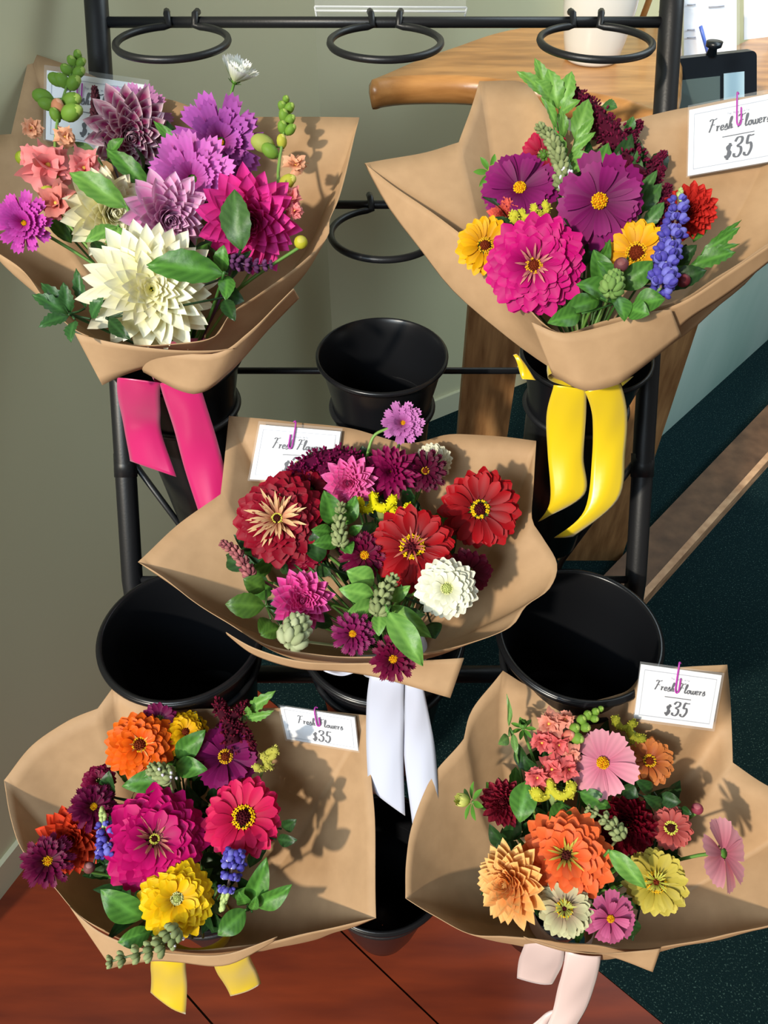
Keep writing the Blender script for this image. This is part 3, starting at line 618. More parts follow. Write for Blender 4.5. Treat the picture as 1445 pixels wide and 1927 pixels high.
def flower(key, kind, px, py, diam, nx, ny, cols, ckind, name, label, cat, dz=0, group=None, edge=None, rr=.16, ch=.04, sc=1.0, rows=None, quill=None, seed=None, calyx=True):
    d = bump_d(key, py) - .035 + dz; C = P(px, py, d); n = nrm_at(px, py, nx, ny); R = diam / 2 / F * d * sc
    rnd.seed(seed if seed is not None else int(px * 7 + py * 13))
    a = n.orthogonal().normalized(); b = n.cross(a); t = thing(name, C, label, cat, group)
    K, n0, n1, r00, r01, h0, h1, L0, L1, W0, W1, A0, A1, B0, B1, prof, cup, teeth = SPEC[kind]
    if rows: K = rows
    m = MB(); c0, c1 = lin(cols[0]), lin(cols[1]); ed = lin(edge) if edge else None; ce = lin(cols[2]) if len(cols) > 2 else None
    for k in range(K):
        f = k / (K - 1) if K > 1 else 0; nn_ = round(lerp(n0, n1, f)); ph = rnd.random() * 6.28
        for i in range(nn_):
            an = 2 * PI * (i + rnd.uniform(-.14, .14)) / nn_ + ph; out = a * math.cos(an) + b * math.sin(an); sd = n.cross(out)
            tw = rnd.uniform(-.28, .28); sd2 = (sd * math.cos(tw) + n * math.sin(tw)); j = rnd.uniform(.9, 1.06); v = rnd.uniform(.86, 1.1)
            x0, x1 = (tuple(min(1, q * v) for q in c0), tuple(min(1, q * v) for q in c1))
            if ce: x0, x1 = mixc(x0, lin(cols[2]), f), mixc(x1, lin(cols[2]), f * .8)
            da = rnd.uniform(-6, 6)
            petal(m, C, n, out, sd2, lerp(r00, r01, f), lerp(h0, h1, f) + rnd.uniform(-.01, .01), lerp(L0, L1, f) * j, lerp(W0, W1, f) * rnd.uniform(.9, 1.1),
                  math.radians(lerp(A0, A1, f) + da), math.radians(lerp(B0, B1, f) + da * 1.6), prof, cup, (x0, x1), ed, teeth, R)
    o = m.build('petals', M_PET, t)
    if quill:
        m = MB(); qc = lin(quill[0]); qb = lin(quill[1])
        for i in range(quill[2]):
            an = i * 2.39996 + rnd.uniform(-.2, .2); out = a * math.cos(an) + b * math.sin(an); e = rnd.uniform(18, 60)
            petal(m, C, n, out, n.cross(out), .08, .18, rnd.uniform(.24, .46) * (quill[3] if len(quill) > 3 else 1), .024 * (quill[3] if len(quill) > 3 else 1), math.radians(e + 20), math.radians(e - 10), 'quill', .6, (qb, qc), None, 0, R, 4, 2)
        m.build('quilled_petals', M_PET, t)
    if ckind: center(C, n, R, ckind, t, rr, ch)
    if calyx:
        m = MB(); g = lin((88, 132, 50))
        m.tube([C + n * R * .02, C - n * R * .10, C - n * R * .16], [.12 * R, .13 * R, .03 * R], g, 10)
        for i in range(8):
            an = i * PI / 4; out = a * math.cos(an) + b * math.sin(an); petal(m, C, n, out, n.cross(out), .10, -.10, .22, .06, math.radians(10), math.radians(30), 'point', .2, (g, g), None, 0, R, 3, 2)
        m.build('calyx', M_LEAF, t)
    stem_to(C, n, key, R, t)
    return t
# ---- leaves
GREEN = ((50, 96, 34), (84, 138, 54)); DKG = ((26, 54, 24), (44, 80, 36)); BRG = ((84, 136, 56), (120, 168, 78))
def leafmesh(m, b0, t0, W, nrm_, cols, serr=.0, bend=.10, fold=.25, nu=12):
    d = t0 - b0; L = d.length; e = d.normalized(); sd = nrm_.cross(e).normalized(); up = e.cross(sd).normalized()
    if up.dot(nrm_) < 0: up = -up
    rows = []; cl = []; c0, c1 = lin(cols[0]), lin(cols[1]); vr = rnd.uniform(.88, 1.1)
    for i in range(nu + 1):
        u = i / nu; w = W * (math.sin(PI * u ** .8) ** .85 if 0 < u < 1 else .02); row = []
        if serr and i % 2 and 0 < i < nu: w *= 1 - serr
        for j in range(-3, 4):
            v = j / 3; z = fold * w * abs(v) - bend * L * (u * 2 - .9) ** 2 + .02 * L * math.sin(u * 9 + v * 3)
            row.append(b0 + e * (L * u + (.12 * w * abs(v) if serr == 0 else .25 * w * abs(v))) + sd * (w * v) + up * z)
            c = mixc(c0, c1, .42 + .22 * math.cos(PI * (i + abs(j) * 1.0)) + .1 * abs(v)) if j else tuple(min(1, x * 1.15) for x in c1)
            cl.append(tuple(x * vr for x in c))
        rows.append(row)
    m.grid(rows, cl)
def sprig(key, leaves, label, cols=GREEN, name='leafy_sprig', cat='foliage', dz=0, serr=0, root=None, group=None, tilt=(0, 0)):
    # leaves: (base x, base y, tip x, tip y, width px)
    t = None; pts = []
    for lf in leaves:
        bx, by, tx, ty, wpx = lf[:5]; z = lf[5] if len(lf) > 5 else 0
        d = bump_d(key, (by + ty) / 2) - .05 + dz + z; b0 = P(bx, by, d + .012); t0 = P(tx, ty, d - .004)
        if t is None: t = thing(name, b0, label, cat, group)
        m = MB(); leafmesh(m, b0, t0, wpx / 2 / F * d, nrm(tilt[0] + rnd.uniform(-.25, .25), tilt[1] + rnd.uniform(-.1, .3)), cols, serr); m.build('leaf', M_LEAF, t); pts.append(b0)
    N = BQ[key]['N']; m = MB(); r = pts[0] if root is None else P(root[0], root[1], bump_d(key, root[1]) - .03 + dz)
    for p in pts[1:]: m.tube([p, (p + r) / 2 + FW * .004, r + FW * .002], .0014, lin(cols[0]), 5)
    m.tube(spline([r, r * .6 + N * .4 + FW * .01, N], 6), .0018, lin(cols[0]), 6); m.build('stem', M_STEM, t); return t
# ---- spikes and buds
def path(key, pts, dz): return spline([P(x, y, bump_d(key, y) - .05 + dz) for x, y in pts], 10)
def to_neck(m, key, p, col): N = BQ[key]['N']; m.tube(spline([p, p * .6 + N * .4 + FW * .012, N], 6), .0018, col, 6)
def basil(key, pts, r, label, dz=0, col=((116, 128, 84), (150, 160, 112)), name='basil_flower_spike', flo=False):
    pp = path(key, pts, dz); t = thing(name, pp[0], label, 'flower spike'); m = MB(); K = max(6, int(sum((pp[i + 1] - pp[i]).length for i in range(len(pp) - 1)) / (r / F * 1.15 * .75)))
    c0, c1 = lin(col[0]), lin(col[1])
    for k in range(K):
        f = k / (K - 1); x = f * (len(pp) - 1); i = min(int(x), len(pp) - 2); c = pp[i].lerp(pp[i + 1], x - i); ax = (pp[i + 1] - pp[i]).normalized()
        a = ax.orthogonal().normalized(); b = ax.cross(a); R = r / F * 1.1 * (1 - .45 * f ** 2); n_ = 7
        for j in range(n_):
            an = 2 * PI * j / n_ + k * .45; q = a * math.cos(an) + b * math.sin(an); cc = mixc(c0, c1, rnd.random())
            m.ball(c + q * R * .62 + ax * rnd.uniform(-.1, .1) * R, R * .34, cc, (q + ax * .9), 5, 4, 1.5)
    m.build('flower_whorls', M_FUZZ, t); m = MB(); m.tube(pp, .0014, c0, 5); to_neck(m, key, pp[0], c0); m.build('stem', M_STEM, t)
    if flo:
        m = MB(); 
        for k in range(7): m.ball(pp[2] + Vector((rnd.uniform(-1, 1), rnd.uniform(-1, 1), rnd.uniform(-1, 1))) * r / F * .9 - FW * .006, .0022, lin((230, 226, 240)), None, 5, 4, 1.5)
        m.build('florets', M_PET, t)
    return t
def amaranth(key, branches, label, dz=0, col=((70, 8, 34), (112, 20, 56)), name='amaranth_plume'):
    t = None; m = MB(); c0, c1 = lin(col[0]), lin(col[1])
    for pts, r0, r1 in branches:
        pp = path(key, pts, dz)
        if t is None: t = thing(name, pp[0], label, 'flower plume'); root = pp[0]
        L = sum((pp[i + 1] - pp[i]).length for i in range(len(pp) - 1)); K = int(L / .0011)
        for k in range(K):
            f = rnd.random(); x = f * (len(pp) - 1); i = min(int(x), len(pp) - 2); c = pp[i].lerp(pp[i + 1], x - i)
            R = lerp(r0, r1, f) / F * 1.1
            for q_ in range(5):
                v = Vector((rnd.gauss(0, 1), rnd.gauss(0, 1), rnd.gauss(0, 1))).normalized()
                m.ball(c + v * R * (.7 + .4 * rnd.random()), R * .03 + .0013, mixc(c0, c1, rnd.random()), v, 4, 3, 1.7)
        m.tube(pp, [lerp(r0, r1, i / (len(pp) - 1)) / F * .75 for i in range(len(pp))], c0, 6)
    m.build('seed_heads', M_FUZZ, t); m = MB(); to_neck(m, key, root, c0); m.build('stem', M_STEM, t); return t
def celosia(key, pts, r, label, dz=0, col=((180, 176, 50), (214, 206, 84)), amp=.5, stemcol=(130, 150, 90), name='celosia_comb'):
    pp = path(key, pts, dz); t = thing(name, pp[0], label, 'flower'); R = r / F * 1.1; c0, c1 = lin(col[0]), lin(col[1]); L = sum((pp[i + 1] - pp[i]).length for i in range(len(pp) - 1))
    m = MB(); w = max(2, L / (R * 1.3)); q = []; K = int(w * 16)
    for k in range(K):
        f = k / (K - 1); x = f * (len(pp) - 1); i = min(int(x), len(pp) - 2); c = pp[i].lerp(pp[i + 1], x - i); ax = (pp[i + 1] - pp[i]).normalized(); s = ax.cross(FW).normalized()
        ph = f * w * 2 * PI; q.append(c + s * math.sin(ph) * R * amp + ax * math.cos(ph) * R * .35 - FW * R * .3 * math.cos(ph * .5))
    m.tube(q, [R * .34 * (1 + .15 * math.sin(i)) for i in range(len(q))], c0, 8)
    for p in q:
        for _ in range(5):
            v = Vector((rnd.gauss(0, 1), rnd.gauss(0, 1), rnd.gauss(0, 1))).normalized(); m.ball(p + v * R * .34, R * .085, mixc(c0, c1, rnd.random()), v, 4, 3, 1.8)
    m.build('comb', M_FUZZ, t); m = MB(); mid = pp[len(pp) // 2]; N = BQ[key]['N']; dn = (N - mid).normalized()
    m.tube([mid + dn * R * .3, mid + dn * R * 1.1, mid + dn * R * 2.2], [R * .5, R * .4, R * .15], lin(stemcol), 10); to_neck(m, key, mid, lin(stemcol)); m.build('stem', M_FUZZ, t); return t
def bud(key, px, py, r, label, cols, dz=0, ax=(0, .5), name='flower_bud', open_=False):
    d = bump_d(key, py) - .045 + dz; C = P(px, py, d); R = r / F * d; n = nrm_at(px, py, *ax); t = thing(name, C, label, 'flower bud'); a = n.orthogonal().normalized(); b = n.cross(a)
    m = MB(); c0, c1 = lin(cols[0]), lin(cols[1])
    if open_:
        for k in range(3):
            for i in range(8):
                an = 2 * PI * i / 8 + k * .4; out = a * math.cos(an) + b * math.sin(an); petal(m, C, n, out, n.cross(out), .15, -.7, 1.7 - k * .15, .36, math.radians(30 + k * 8), math.radians(112), 'point', .4, (c0, c1), None, 0, R * .9)
    else: m.ball(C, R, c0, n, 14, 10, .92); m.ball(C + n * R * .25, R * .8, c1, n, 12, 8, .9)
    m.build('bud', M_PET, t)
    m = MB(); g = lin((84, 136, 48))
    for i in range(7):
        an = 2 * PI * i / 7; out = a * math.cos(an) + b * math.sin(an); petal(m, C, n, out, n.cross(out), .2, -.9, 1.5, .28, math.radians(10), math.radians(100 if not open_ else -10), 'point', .3, (g, tuple(x * 1.3 for x in g)), None, 0, R)
    m.build('sepals', M_LEAF, t); stem_to(C - n * R * .9, n, key, R, t); return t
def floret(m, C, n, R, c0, c1, k=5):
    a = n.orthogonal().normalized(); b = n.cross(a)
    for q in range(3):
        for i in range(k - q):
            an = 2 * PI * (i + .5 * q) / (k - q) + rnd.uniform(-.3, .3); out = a * math.cos(an) + b * math.sin(an); s_ = rnd.uniform(.7, 1.1)
            petal(m, C, n, out, n.cross(out), .05, -.1 + .12 * q, (1.05 - .25 * q) * s_, .58 * s_, math.radians(50 + 18 * q), math.radians(-50 + 45 * q + rnd.uniform(-20, 20)), 'notch', .5 * rnd.choice((-1, 1, 1)), (c0, c1), None, .05, R, 6, 4)
def snapdragon(key, stem, buds, blooms, label, dz=0, bc=((120, 160, 60), (170, 196, 96))):
    pp = path(key, stem, dz); t = thing('snapdragon_stem', pp[0], label, 'snapdragon'); m = MB(); g = lin((120, 158, 76))
    m.tube(pp, [.0028 * (1 - .5 * i / len(pp)) for i in range(len(pp))], g, 7); to_neck(m, key, pp[0], g); m.build('stem', M_STEM, t)
    for (x, y, r, *cc) in buds:
        c = cc[0] if cc else bc; d = bump_d(key, y) - .055 + dz; p = P(x, y, d); R = r / F * d; j = min(pp, key=lambda q: (q - p).length); ax = (p - j + UP * .004 - FW * .004).normalized()
        m = MB(); m.ball(p, R, lin(c[0]), ax, 9, 7, 1.35); m.ball(p + ax * R * .5 + RT * R * .2, R * .72, lin(c[1]), ax, 8, 6, 1.2); m.ball(p - ax * R * .8, R * .6, g, ax, 7, 5, 1.1); m.tube([p - ax * R, j], .0011, g, 5); m.build('bud', M_PET, t)
    for (x, y, r, c) in blooms:
        d = bump_d(key, y) - .055 + dz; p = P(x, y, d); R = r / F * d; m = MB(); n = nrm(rnd.uniform(-.45, .45), rnd.uniform(-.4, .4))
        floret(m, p, n, R, lin(c[0]), lin(c[1])); q = p + (n.orthogonal() * R * .2); m.ball(p + n * R * .2 + q * 0, R * .12, lin((240, 200, 90)), n, 7, 5, .7); m.build('blossom', M_PET, t)
    return t
def lupine(key, stem, sp, label, dz=0):
    pp = path(key, stem, dz); t = thing('lupine_spike', pp[0], label, 'flower spike'); m = MB(); g = lin((118, 92, 86)); m.tube(pp, .0016, g, 6); to_neck(m, key, pp[0], lin((96, 130, 70))); m.build('stem', M_STEM, t)
    m = MB(); V, W_, B_ = lin((84, 76, 176)), lin((222, 216, 240)), lin((124, 122, 214)); K = max(5, int((pp[0] - pp[-1]).length / (sp / F * 1.05 * .95)))
    for k in range(K):
        c = pp[int((k + .3) / K * (len(pp) - 1))]; ax = (pp[-1] - pp[0]).normalized(); a = ax.orthogonal().normalized(); b = ax.cross(a)
        for j in range(4):
            an = 2 * PI * (j / 4) + k * 1.1 + rnd.uniform(-.3, .3); q = a * math.cos(an) + b * math.sin(an); R = sp / F * 1.05 * rnd.uniform(.7, .95) * (1 - .3 * k / K); f = c + q * R * .95
            for s in (-1, 1): m.ball(f + ax.cross(q) * s * R * .26 + ax * R * .25, R * .48, V if s > 0 else B_, (q + ax * .8), 7, 5, 1.15)
            m.ball(f + ax * R * .5 + q * R * .1, R * .26, W_ if rnd.random() < .6 else V, (q + ax), 6, 4, 1.2); m.ball(f - ax * R * .15 + q * R * .35, R * .32, V, q, 6, 4, 1.5)
    m.build('florets', M_PET, t); m = MB(); c0 = lin((188, 208, 130))
    for k in range(14): m.ball(pp[-1] + (pp[-1] - pp[-3]).normalized() * (k * .0016 - .006) + Vector((rnd.uniform(-1, 1), rnd.uniform(-1, 1), rnd.uniform(-1, 1))) * .0042 * (1 - k / 18), .0032, c0, ax, 6, 4, 1.4)
    m.build('tip_buds', M_LEAF, t); return t
def filler(key, x0, x1, y0, y1, label, n=60, seed=3):
    rnd.seed(seed); B = BQ[key]; N = B['N']; t = thing('filler_greenery', N, label, 'foliage', None, 'stuff'); m = MB(); cx, cy = (x0 + x1) / 2, (y0 + y1) / 2
    for i in range(n):
        an = rnd.random() * 6.28; r = math.sqrt(rnd.random()); px, py = cx + math.cos(an) * r * (x1 - x0) / 2, cy + math.sin(an) * r * (y1 - y0) / 2
        d = bump_d(key, py) + rnd.uniform(-.01, .05); p = P(px, py, d); q = (p - N).normalized(); s = (q + Vector((rnd.gauss(0, .6), rnd.gauss(0, .6), rnd.gauss(0, .6)))).normalized()
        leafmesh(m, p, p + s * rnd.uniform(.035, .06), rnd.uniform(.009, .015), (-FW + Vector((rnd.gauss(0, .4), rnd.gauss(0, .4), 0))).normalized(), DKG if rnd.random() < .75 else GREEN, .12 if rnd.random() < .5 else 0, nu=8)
        if i % 3 == 0: m.tube([p, p.lerp(N, .5) + FW * .006, N], .0016, lin((60, 96, 42)), 5)
    o = m.build('filler_greenery', M_LEAF)
    for k in ('label', 'category', 'kind'): o[k] = t[k]
    bpy.data.objects.remove(t); return o

# ================================================================ bouquet A (upper left)
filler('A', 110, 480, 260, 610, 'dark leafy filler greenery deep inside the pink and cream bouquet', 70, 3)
flower('A', 'cactus', 283, 545, 262, .06, .02, ((246, 240, 170), (252, 248, 226)), 'creamy', 'dahlia', 'largest cream white dahlia with pointed petals at the front of the upper left bouquet', 'dahlia', dz=-.012, rr=.13)
flower('A', 'dahlia', 203, 402, 178, .35, .05, ((246, 238, 176), (252, 246, 222)), 'creamy', 'dahlia', 'smaller cream dahlia half behind leaves, left of the lilac-tipped dahlia', 'dahlia', dz=.0, rr=.12)
flower('A', 'dahlia', 312, 402, 172, .22, -.28, ((214, 96, 170), (238, 170, 214), (150, 70, 130)), 'closed', 'dahlia', 'pale pink to purple dahlia above the largest cream dahlia', 'dahlia', dz=-.022, edge=(236, 200, 226), rr=.08)
flower('A', 'dahlia', 243, 245, 172, .12, -.30, ((120, 10, 70), (150, 40, 100)), None, 'dahlia', 'burgundy dahlia with white-edged petals near the upper left price card', 'dahlia', dz=-.005, edge=(236, 216, 224))
flower('A', 'cosmos_double', 262, 214, 118, .1, .55, ((170, 90, 150), (204, 136, 190)), None, 'cosmos', 'dusty lilac cosmos just above the white-edged burgundy dahlia', 'cosmos', dz=.02, rows=3)
flower('A', 'cosmos_double', 415, 268, 172, .05, .15, ((150, 50, 130), (198, 104, 200)), 'yellow', 'cosmos', 'double purple cosmos below the tall white flower', 'cosmos', dz=.01, rr=.07)
flower('A', 'cosmos_double', 362, 338, 168, -.05, .15, ((190, 70, 160), (220, 120, 208)), None, 'cosmos', 'double orchid pink cosmos in the centre of the upper left bouquet', 'cosmos', dz=-.018)
flower('A', 'dahlia', 465, 415, 205, .08, -.12, ((206, 20, 116), (224, 60, 156)), 'closed', 'dahlia', 'large hot pink dahlia at the right of the upper left bouquet', 'dahlia', dz=-.016, rr=.06)
flower('A', 'cosmos_double', 46, 420, 112, -.30, .1, ((176, 30, 140), (212, 84, 190)), 'yellow', 'cosmos', 'magenta double cosmos at the far left edge of the photo', 'cosmos', dz=-.02, rr=.08)
flower('A', 'cup', 442, 152, 92, .30, .90, ((236, 244, 190), (254, 254, 254)), 'yellow', 'white_daisy', 'single white flower on a long thin stem rising above the upper left bouquet', 'flower', dz=.0, rows=3, rr=.1)
PKc = ((224, 110, 116), (240, 150, 150)); PE = ((222, 150, 110), (236, 178, 144)); YG = ((190, 190, 70), (214, 210, 110))
snapdragon('A', [(110, 400), (108, 330), (104, 270), (112, 210), (130, 150), (146, 104)],
           [(146, 104, 8), (136, 116, 9), (152, 118, 8), (126, 132, 10), (148, 136, 10), (118, 152, 12), (138, 156, 12), (106, 150, 12), (134, 190, 15), (80, 182, 14), (88, 196, 12), (110, 204, 13, PE), (134, 212, 16), (92, 362, 12, YG), (104, 216, 10)],
           [(60, 243, 22, PE), (122, 258, 20, PE), (90, 312, 50, PKc), (158, 316, 34, PKc), (108, 385, 36, ((206, 110, 100), (226, 140, 130))), (56, 296, 20, PKc)], 'pink snapdragon with green buds at the top left, in front of the price card', dz=-.01)
snapdragon('A', [(535, 400), (524, 340), (526, 300), (534, 250), (538, 186)],
           [(538, 188, 7), (532, 200, 9), (544, 204, 9), (534, 218, 10), (545, 226, 9), (532, 240, 10), (546, 244, 9), (530, 266, 10, YG), (494, 270, 17, ((170, 180, 90), (214, 190, 130))), (508, 284, 13), (540, 342, 13, YG)],
           [(556, 312, 22, PE), (548, 372, 24, PKc), (555, 398, 17, PKc)], 'slim snapdragon spike with green buds at the right of the upper left bouquet', dz=-.005)
bud('A', 566, 456, 13, 'yellow green bud with spiky sepals at the right rim of the upper left bouquet', ((196, 190, 50), (210, 200, 90)), dz=-.01)
bud('A', 42, 297, 13, 'lime green bud left of the pink snapdragon', ((170, 186, 50), (200, 206, 80)), dz=.01)
basil('A', [(180, 226), (180, 196), (178, 166)], 11, 'dark seed spike standing in front of the upper left price card', dz=-.02, col=((44, 16, 26), (70, 30, 40)))
basil('A', [(440, 492), (475, 500), (510, 498)], 14, 'dark purple basil spike under the hot pink dahlia', dz=-.03, col=((66, 30, 66), (104, 60, 100)))
sprig('A', [(452, 472, 437, 354, 62, -.045)], 'single dark green leaf lying over the hot pink dahlia', ((50, 84, 40), (74, 112, 56)), dz=-.02, serr=.08)
sprig('A', [(422, 512, 272, 494, 66, -.045), (418, 515, 418, 462, 34, -.02), (428, 515, 425, 560, 34, -.01)], 'broad green basil leaves between the largest cream dahlia and the hot pink dahlia', GREEN, dz=-.02, serr=.08)
sprig('A', [(238, 388, 128, 320, 52, -.03)], 'light green leaf crossing above the smaller cream dahlia', BRG, dz=-.03, serr=.1)
sprig('A', [(282, 352, 198, 276, 40), (200, 300, 228, 258, 30), (350, 292, 288, 224, 24)], 'green leaves under the white-edged burgundy dahlia', GREEN, dz=-.012, serr=.1)
sprig('A', [(222, 424, 160, 452, 30), (222, 424, 218, 478, 42)], 'small bright leaves between the two cream dahlias', BRG, dz=-.03, serr=.12)
sprig('A', [(412, 245, 386, 202, 40)], 'green leaf tip beside the stem of the white flower', GREEN, dz=.02, serr=.1)
sprig('A', [(130, 590, 60, 552, 34), (130, 590, 78, 530, 34), (132, 590, 118, 532, 30), (130, 592, 72, 612, 30), (140, 600, 130, 640, 30), (160, 580, 140, 505, 26), (170, 600, 190, 560, 30)], 'serrated dark green leaves at the lower left rim of the upper left bouquet', ((40, 78, 38), (60, 106, 52)), dz=-.012, serr=.22)
sprig('A', [(200, 598, 240, 636, 30), (190, 600, 205, 560, 26), (420, 560, 440, 600, 30), (430, 520, 470, 470, 22)], 'dark leaves under the largest cream dahlia', DKG, dz=.0, serr=.1)
sprig('A', [(130, 262, 192, 304, 24), (120, 270, 60, 330, 18)], 'narrow leaves between the snapdragon and the burgundy dahlia', ((74, 104, 60), (100, 132, 80)), dz=.0)

# ================================================================ bouquet B (upper right)
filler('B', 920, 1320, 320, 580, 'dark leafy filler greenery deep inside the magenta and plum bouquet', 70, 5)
MAG = ((150, 0, 86), (200, 4, 120)); PLUM = ((96, 6, 72), (140, 22, 108))
flower('B', 'zinnia', 1006, 500, 196, -.06, .05, MAG, 'rust_ring', 'zinnia', 'big magenta zinnia at the front of the upper right bouquet', 'zinnia', dz=-.02, rr=.14, ch=.2, quill=((226, 160, 140), (170, 60, 110), 24))
flower('B', 'cosmos', 1128, 378, 172, .0, .0, PLUM, 'yellow', 'cosmos', 'large plum purple cosmos with a yellow eye in the upper right bouquet', 'cosmos', dz=-.048, rows=3, rr=.17)
flower('B', 'cosmos', 978, 355, 152, -.05, .50, PLUM, 'yellow', 'cosmos', 'plum cosmos seen from the side above the left yellow zinnia', 'cosmos', dz=-.005, rows=3, rr=.15)
flower('B', 'zinnia_open', 1022, 292, 92, -.2, .1, ((150, 0, 40), (190, 16, 70)), None, 'zinnia', 'crimson zinnia half hidden behind the grey green basil spike', 'zinnia', dz=.02)
flower('B', 'zinnia_open', 912, 462, 112, .1, .1, ((206, 140, 0), (240, 184, 10)), 'rust_ring', 'zinnia', 'golden yellow zinnia tucked left of the big magenta zinnia', 'zinnia', dz=.012, rr=.22)
flower('B', 'zinnia_open', 1198, 476, 128, -.15, .15, ((210, 140, 0), (244, 184, 8)), 'rust_ring', 'zinnia', 'golden yellow zinnia behind the lupine', 'zinnia', dz=.0, rr=.27)
flower('B', 'ball_dahlia', 1298, 398, 122, .1, .1, ((170, 28, 24), (206, 52, 44)), None, 'dahlia', 'coral red dahlia at the right of the upper right bouquet', 'dahlia', dz=.01)
flower('B', 'dahlia', 948, 404, 66, -.1, .1, ((206, 80, 64), (232, 110, 94)), None, 'dahlia', 'salmon dahlia peeking out under the side-facing plum cosmos', 'dahlia', dz=.02)
celosia('B', [(965, 412), (995, 402), (1035, 388)], 16, 'small yellow green celosia comb between the plum cosmos', dz=-.015)
amaranth('B', [([(1190, 340), (1160, 270), (1110, 205), (1072, 168)], 42, 10), ([(1150, 300), (1190, 250), (1204, 232)], 18, 6), ([(1210, 345), (1230, 310), (1250, 288)], 13, 6), ([(1225, 360), (1240, 330), (1245, 318)], 10, 7), ([(1245, 420), (1250, 380), (1256, 350)], 20, 6)], 'long deep burgundy amaranth plume at the back of the upper right bouquet', dz=.03)
lupine('B', [(1243, 542), (1252, 490), (1266, 440), (1278, 372)], 21, 'blue violet lupine spike in front of the right golden zinnia', dz=-.03)
basil('B', [(1058, 345), (1052, 300), (1036, 262), (1014, 238)], 17, 'grey green basil flower spike in front of the crimson zinnia', dz=-.02, flo=True)
sprig('B', [(1030, 172, 1008, 108, 26), (1030, 178, 975, 132, 26), (1040, 190, 1010, 150, 34), (1052, 205, 1032, 128, 40), (1058, 205, 1075, 132, 36), (1050, 215, 1090, 186, 26), (1050, 240, 1022, 180, 22), (1062, 260, 1058, 205, 20),
            (1082, 262, 1108, 184, 42), (1082, 268, 1118, 222, 20), (1072, 290, 1120, 246, 20), (1062, 320, 1040, 236, 34), (1070, 300, 1060, 350, 28), (1066, 318, 1124, 305, 30), (1066, 300, 1110, 290, 24)], 'tall light green leafy sprig rising at the back of the upper right bouquet', BRG, dz=-.0, serr=.14, root=(1066, 340))
sprig('B', [(1192, 360, 1202, 282, 26), (1200, 380, 1236, 318, 24), (1200, 400, 1246, 345, 34), (1210, 430, 1250, 380, 30), (1130, 200, 1160, 200, 26), (1178, 252, 1192, 220, 22)], 'dark leaves beside the large plum cosmos and amaranth', ((56, 96, 50), (80, 128, 64)), dz=.01, serr=.1)
sprig('B', [(1318, 480, 1395, 425, 26), (1325, 475, 1396, 410, 16), (1300, 500, 1385, 470, 40), (1315, 485, 1392, 455, 20)], 'feathery green leaves right of the lupine near the paper rim', GREEN, dz=-.0, serr=.25, root=(1300, 500))
sprig('B', [(1158, 560, 1090, 530, 50), (1140, 545, 1120, 470, 46), (1165, 545, 1130, 490, 40), (1172, 545, 1228, 490, 48), (1160, 552, 1178, 600, 40), (1095, 590, 1035, 605, 40), (1130, 560, 1060, 585, 40), (1190, 575, 1250, 560, 50), (1180, 580, 1220, 590, 40)], 'fresh basil leaves at the lower front of the upper right bouquet', GREEN, dz=-.022, root=(1160, 570))
sprig('B', [(1250, 540, 1330, 505, 44), (1270, 500, 1310, 460, 30), (1060, 520, 1100, 470, 30)], 'dark leaves behind the lupine at the right', DKG, dz=.01, serr=.08)
bud('B', 1169, 498, 14, 'round mauve brown bud among the basil leaves of the upper right bouquet', ((110, 60, 66), (140, 84, 84)), dz=-.05)
basil('B', [(1150, 545), (1158, 518)], 20, 'fuzzy green basil tip below the mauve bud', dz=-.04, col=((96, 130, 66), (130, 160, 90)))
bud('B', 1286, 528, 13, 'small reddish bud at the right front of the upper right bouquet', ((100, 36, 46), (130, 50, 60)), dz=-.0)
bud('B', 928, 322, 20, 'green and yellow dahlia bud at the left of the upper right bouquet', ((190, 196, 60), (150, 186, 66)), dz=.01, ax=(.3, .1), open_=True)

# ================================================================ bouquet C (middle)
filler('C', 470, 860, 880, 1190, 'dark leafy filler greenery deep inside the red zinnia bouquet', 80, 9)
BURG = ((80, 0, 36), (118, 4, 58)); CR = ((96, 0, 22), (150, 2, 36)); RED = ((116, 0, 10), (172, 2, 18))
flower('C', 'zinnia', 580, 925, 130, .25, .3, CR, None, 'zinnia', 'deep crimson zinnia behind the quilled one, right below the price card', 'zinnia', dz=.0)
flower('C', 'zinnia', 575, 1025, 110, .2, -.3, ((110, 0, 30), (150, 6, 50)), None, 'zinnia', 'dark wine zinnia tucked under the crimson quilled zinnia', 'zinnia', dz=.02)
flower('C', 'zinnia', 525, 978, 180, -.14, .12, CR, 'green_ring', 'zinnia', 'crimson zinnia with pale spiky quilled centre at the left of the middle bouquet', 'zinnia', dz=-.03, rr=.11, ch=.22, quill=((240, 208, 156), (200, 120, 100), 64, 1.45))
flower('C', 'zinnia_open', 903, 958, 158, .02, .0, RED, 'dark_ring', 'zinnia', 'bright red zinnia at the right, casting a shadow on the paper', 'zinnia', dz=-.005, rr=.19, ch=.05, rows=4)
flower('C', 'zinnia_open', 776, 1030, 166, -.02, .12, RED, 'dark_ring', 'zinnia', 'bright red zinnia with tawny ring in the centre of the middle bouquet', 'zinnia', dz=-.03, rr=.24, ch=.06, rows=4, quill=((206, 130, 110), (150, 40, 50), 12))
flower('C', 'zinnia', 840, 1107, 122, .05, .0, ((214, 214, 178), (240, 240, 222)), 'green', 'zinnia', 'white zinnia at the lower right of the middle bouquet', 'zinnia', dz=-.045, rr=.2, ch=.2, rows=5)
flower('C', 'zinnia_open', 880, 1078, 96, .2, -.2, ((86, 0, 30), (112, 6, 44)), None, 'zinnia', 'dark maroon zinnia petals behind the white zinnia', 'zinnia', dz=.01)
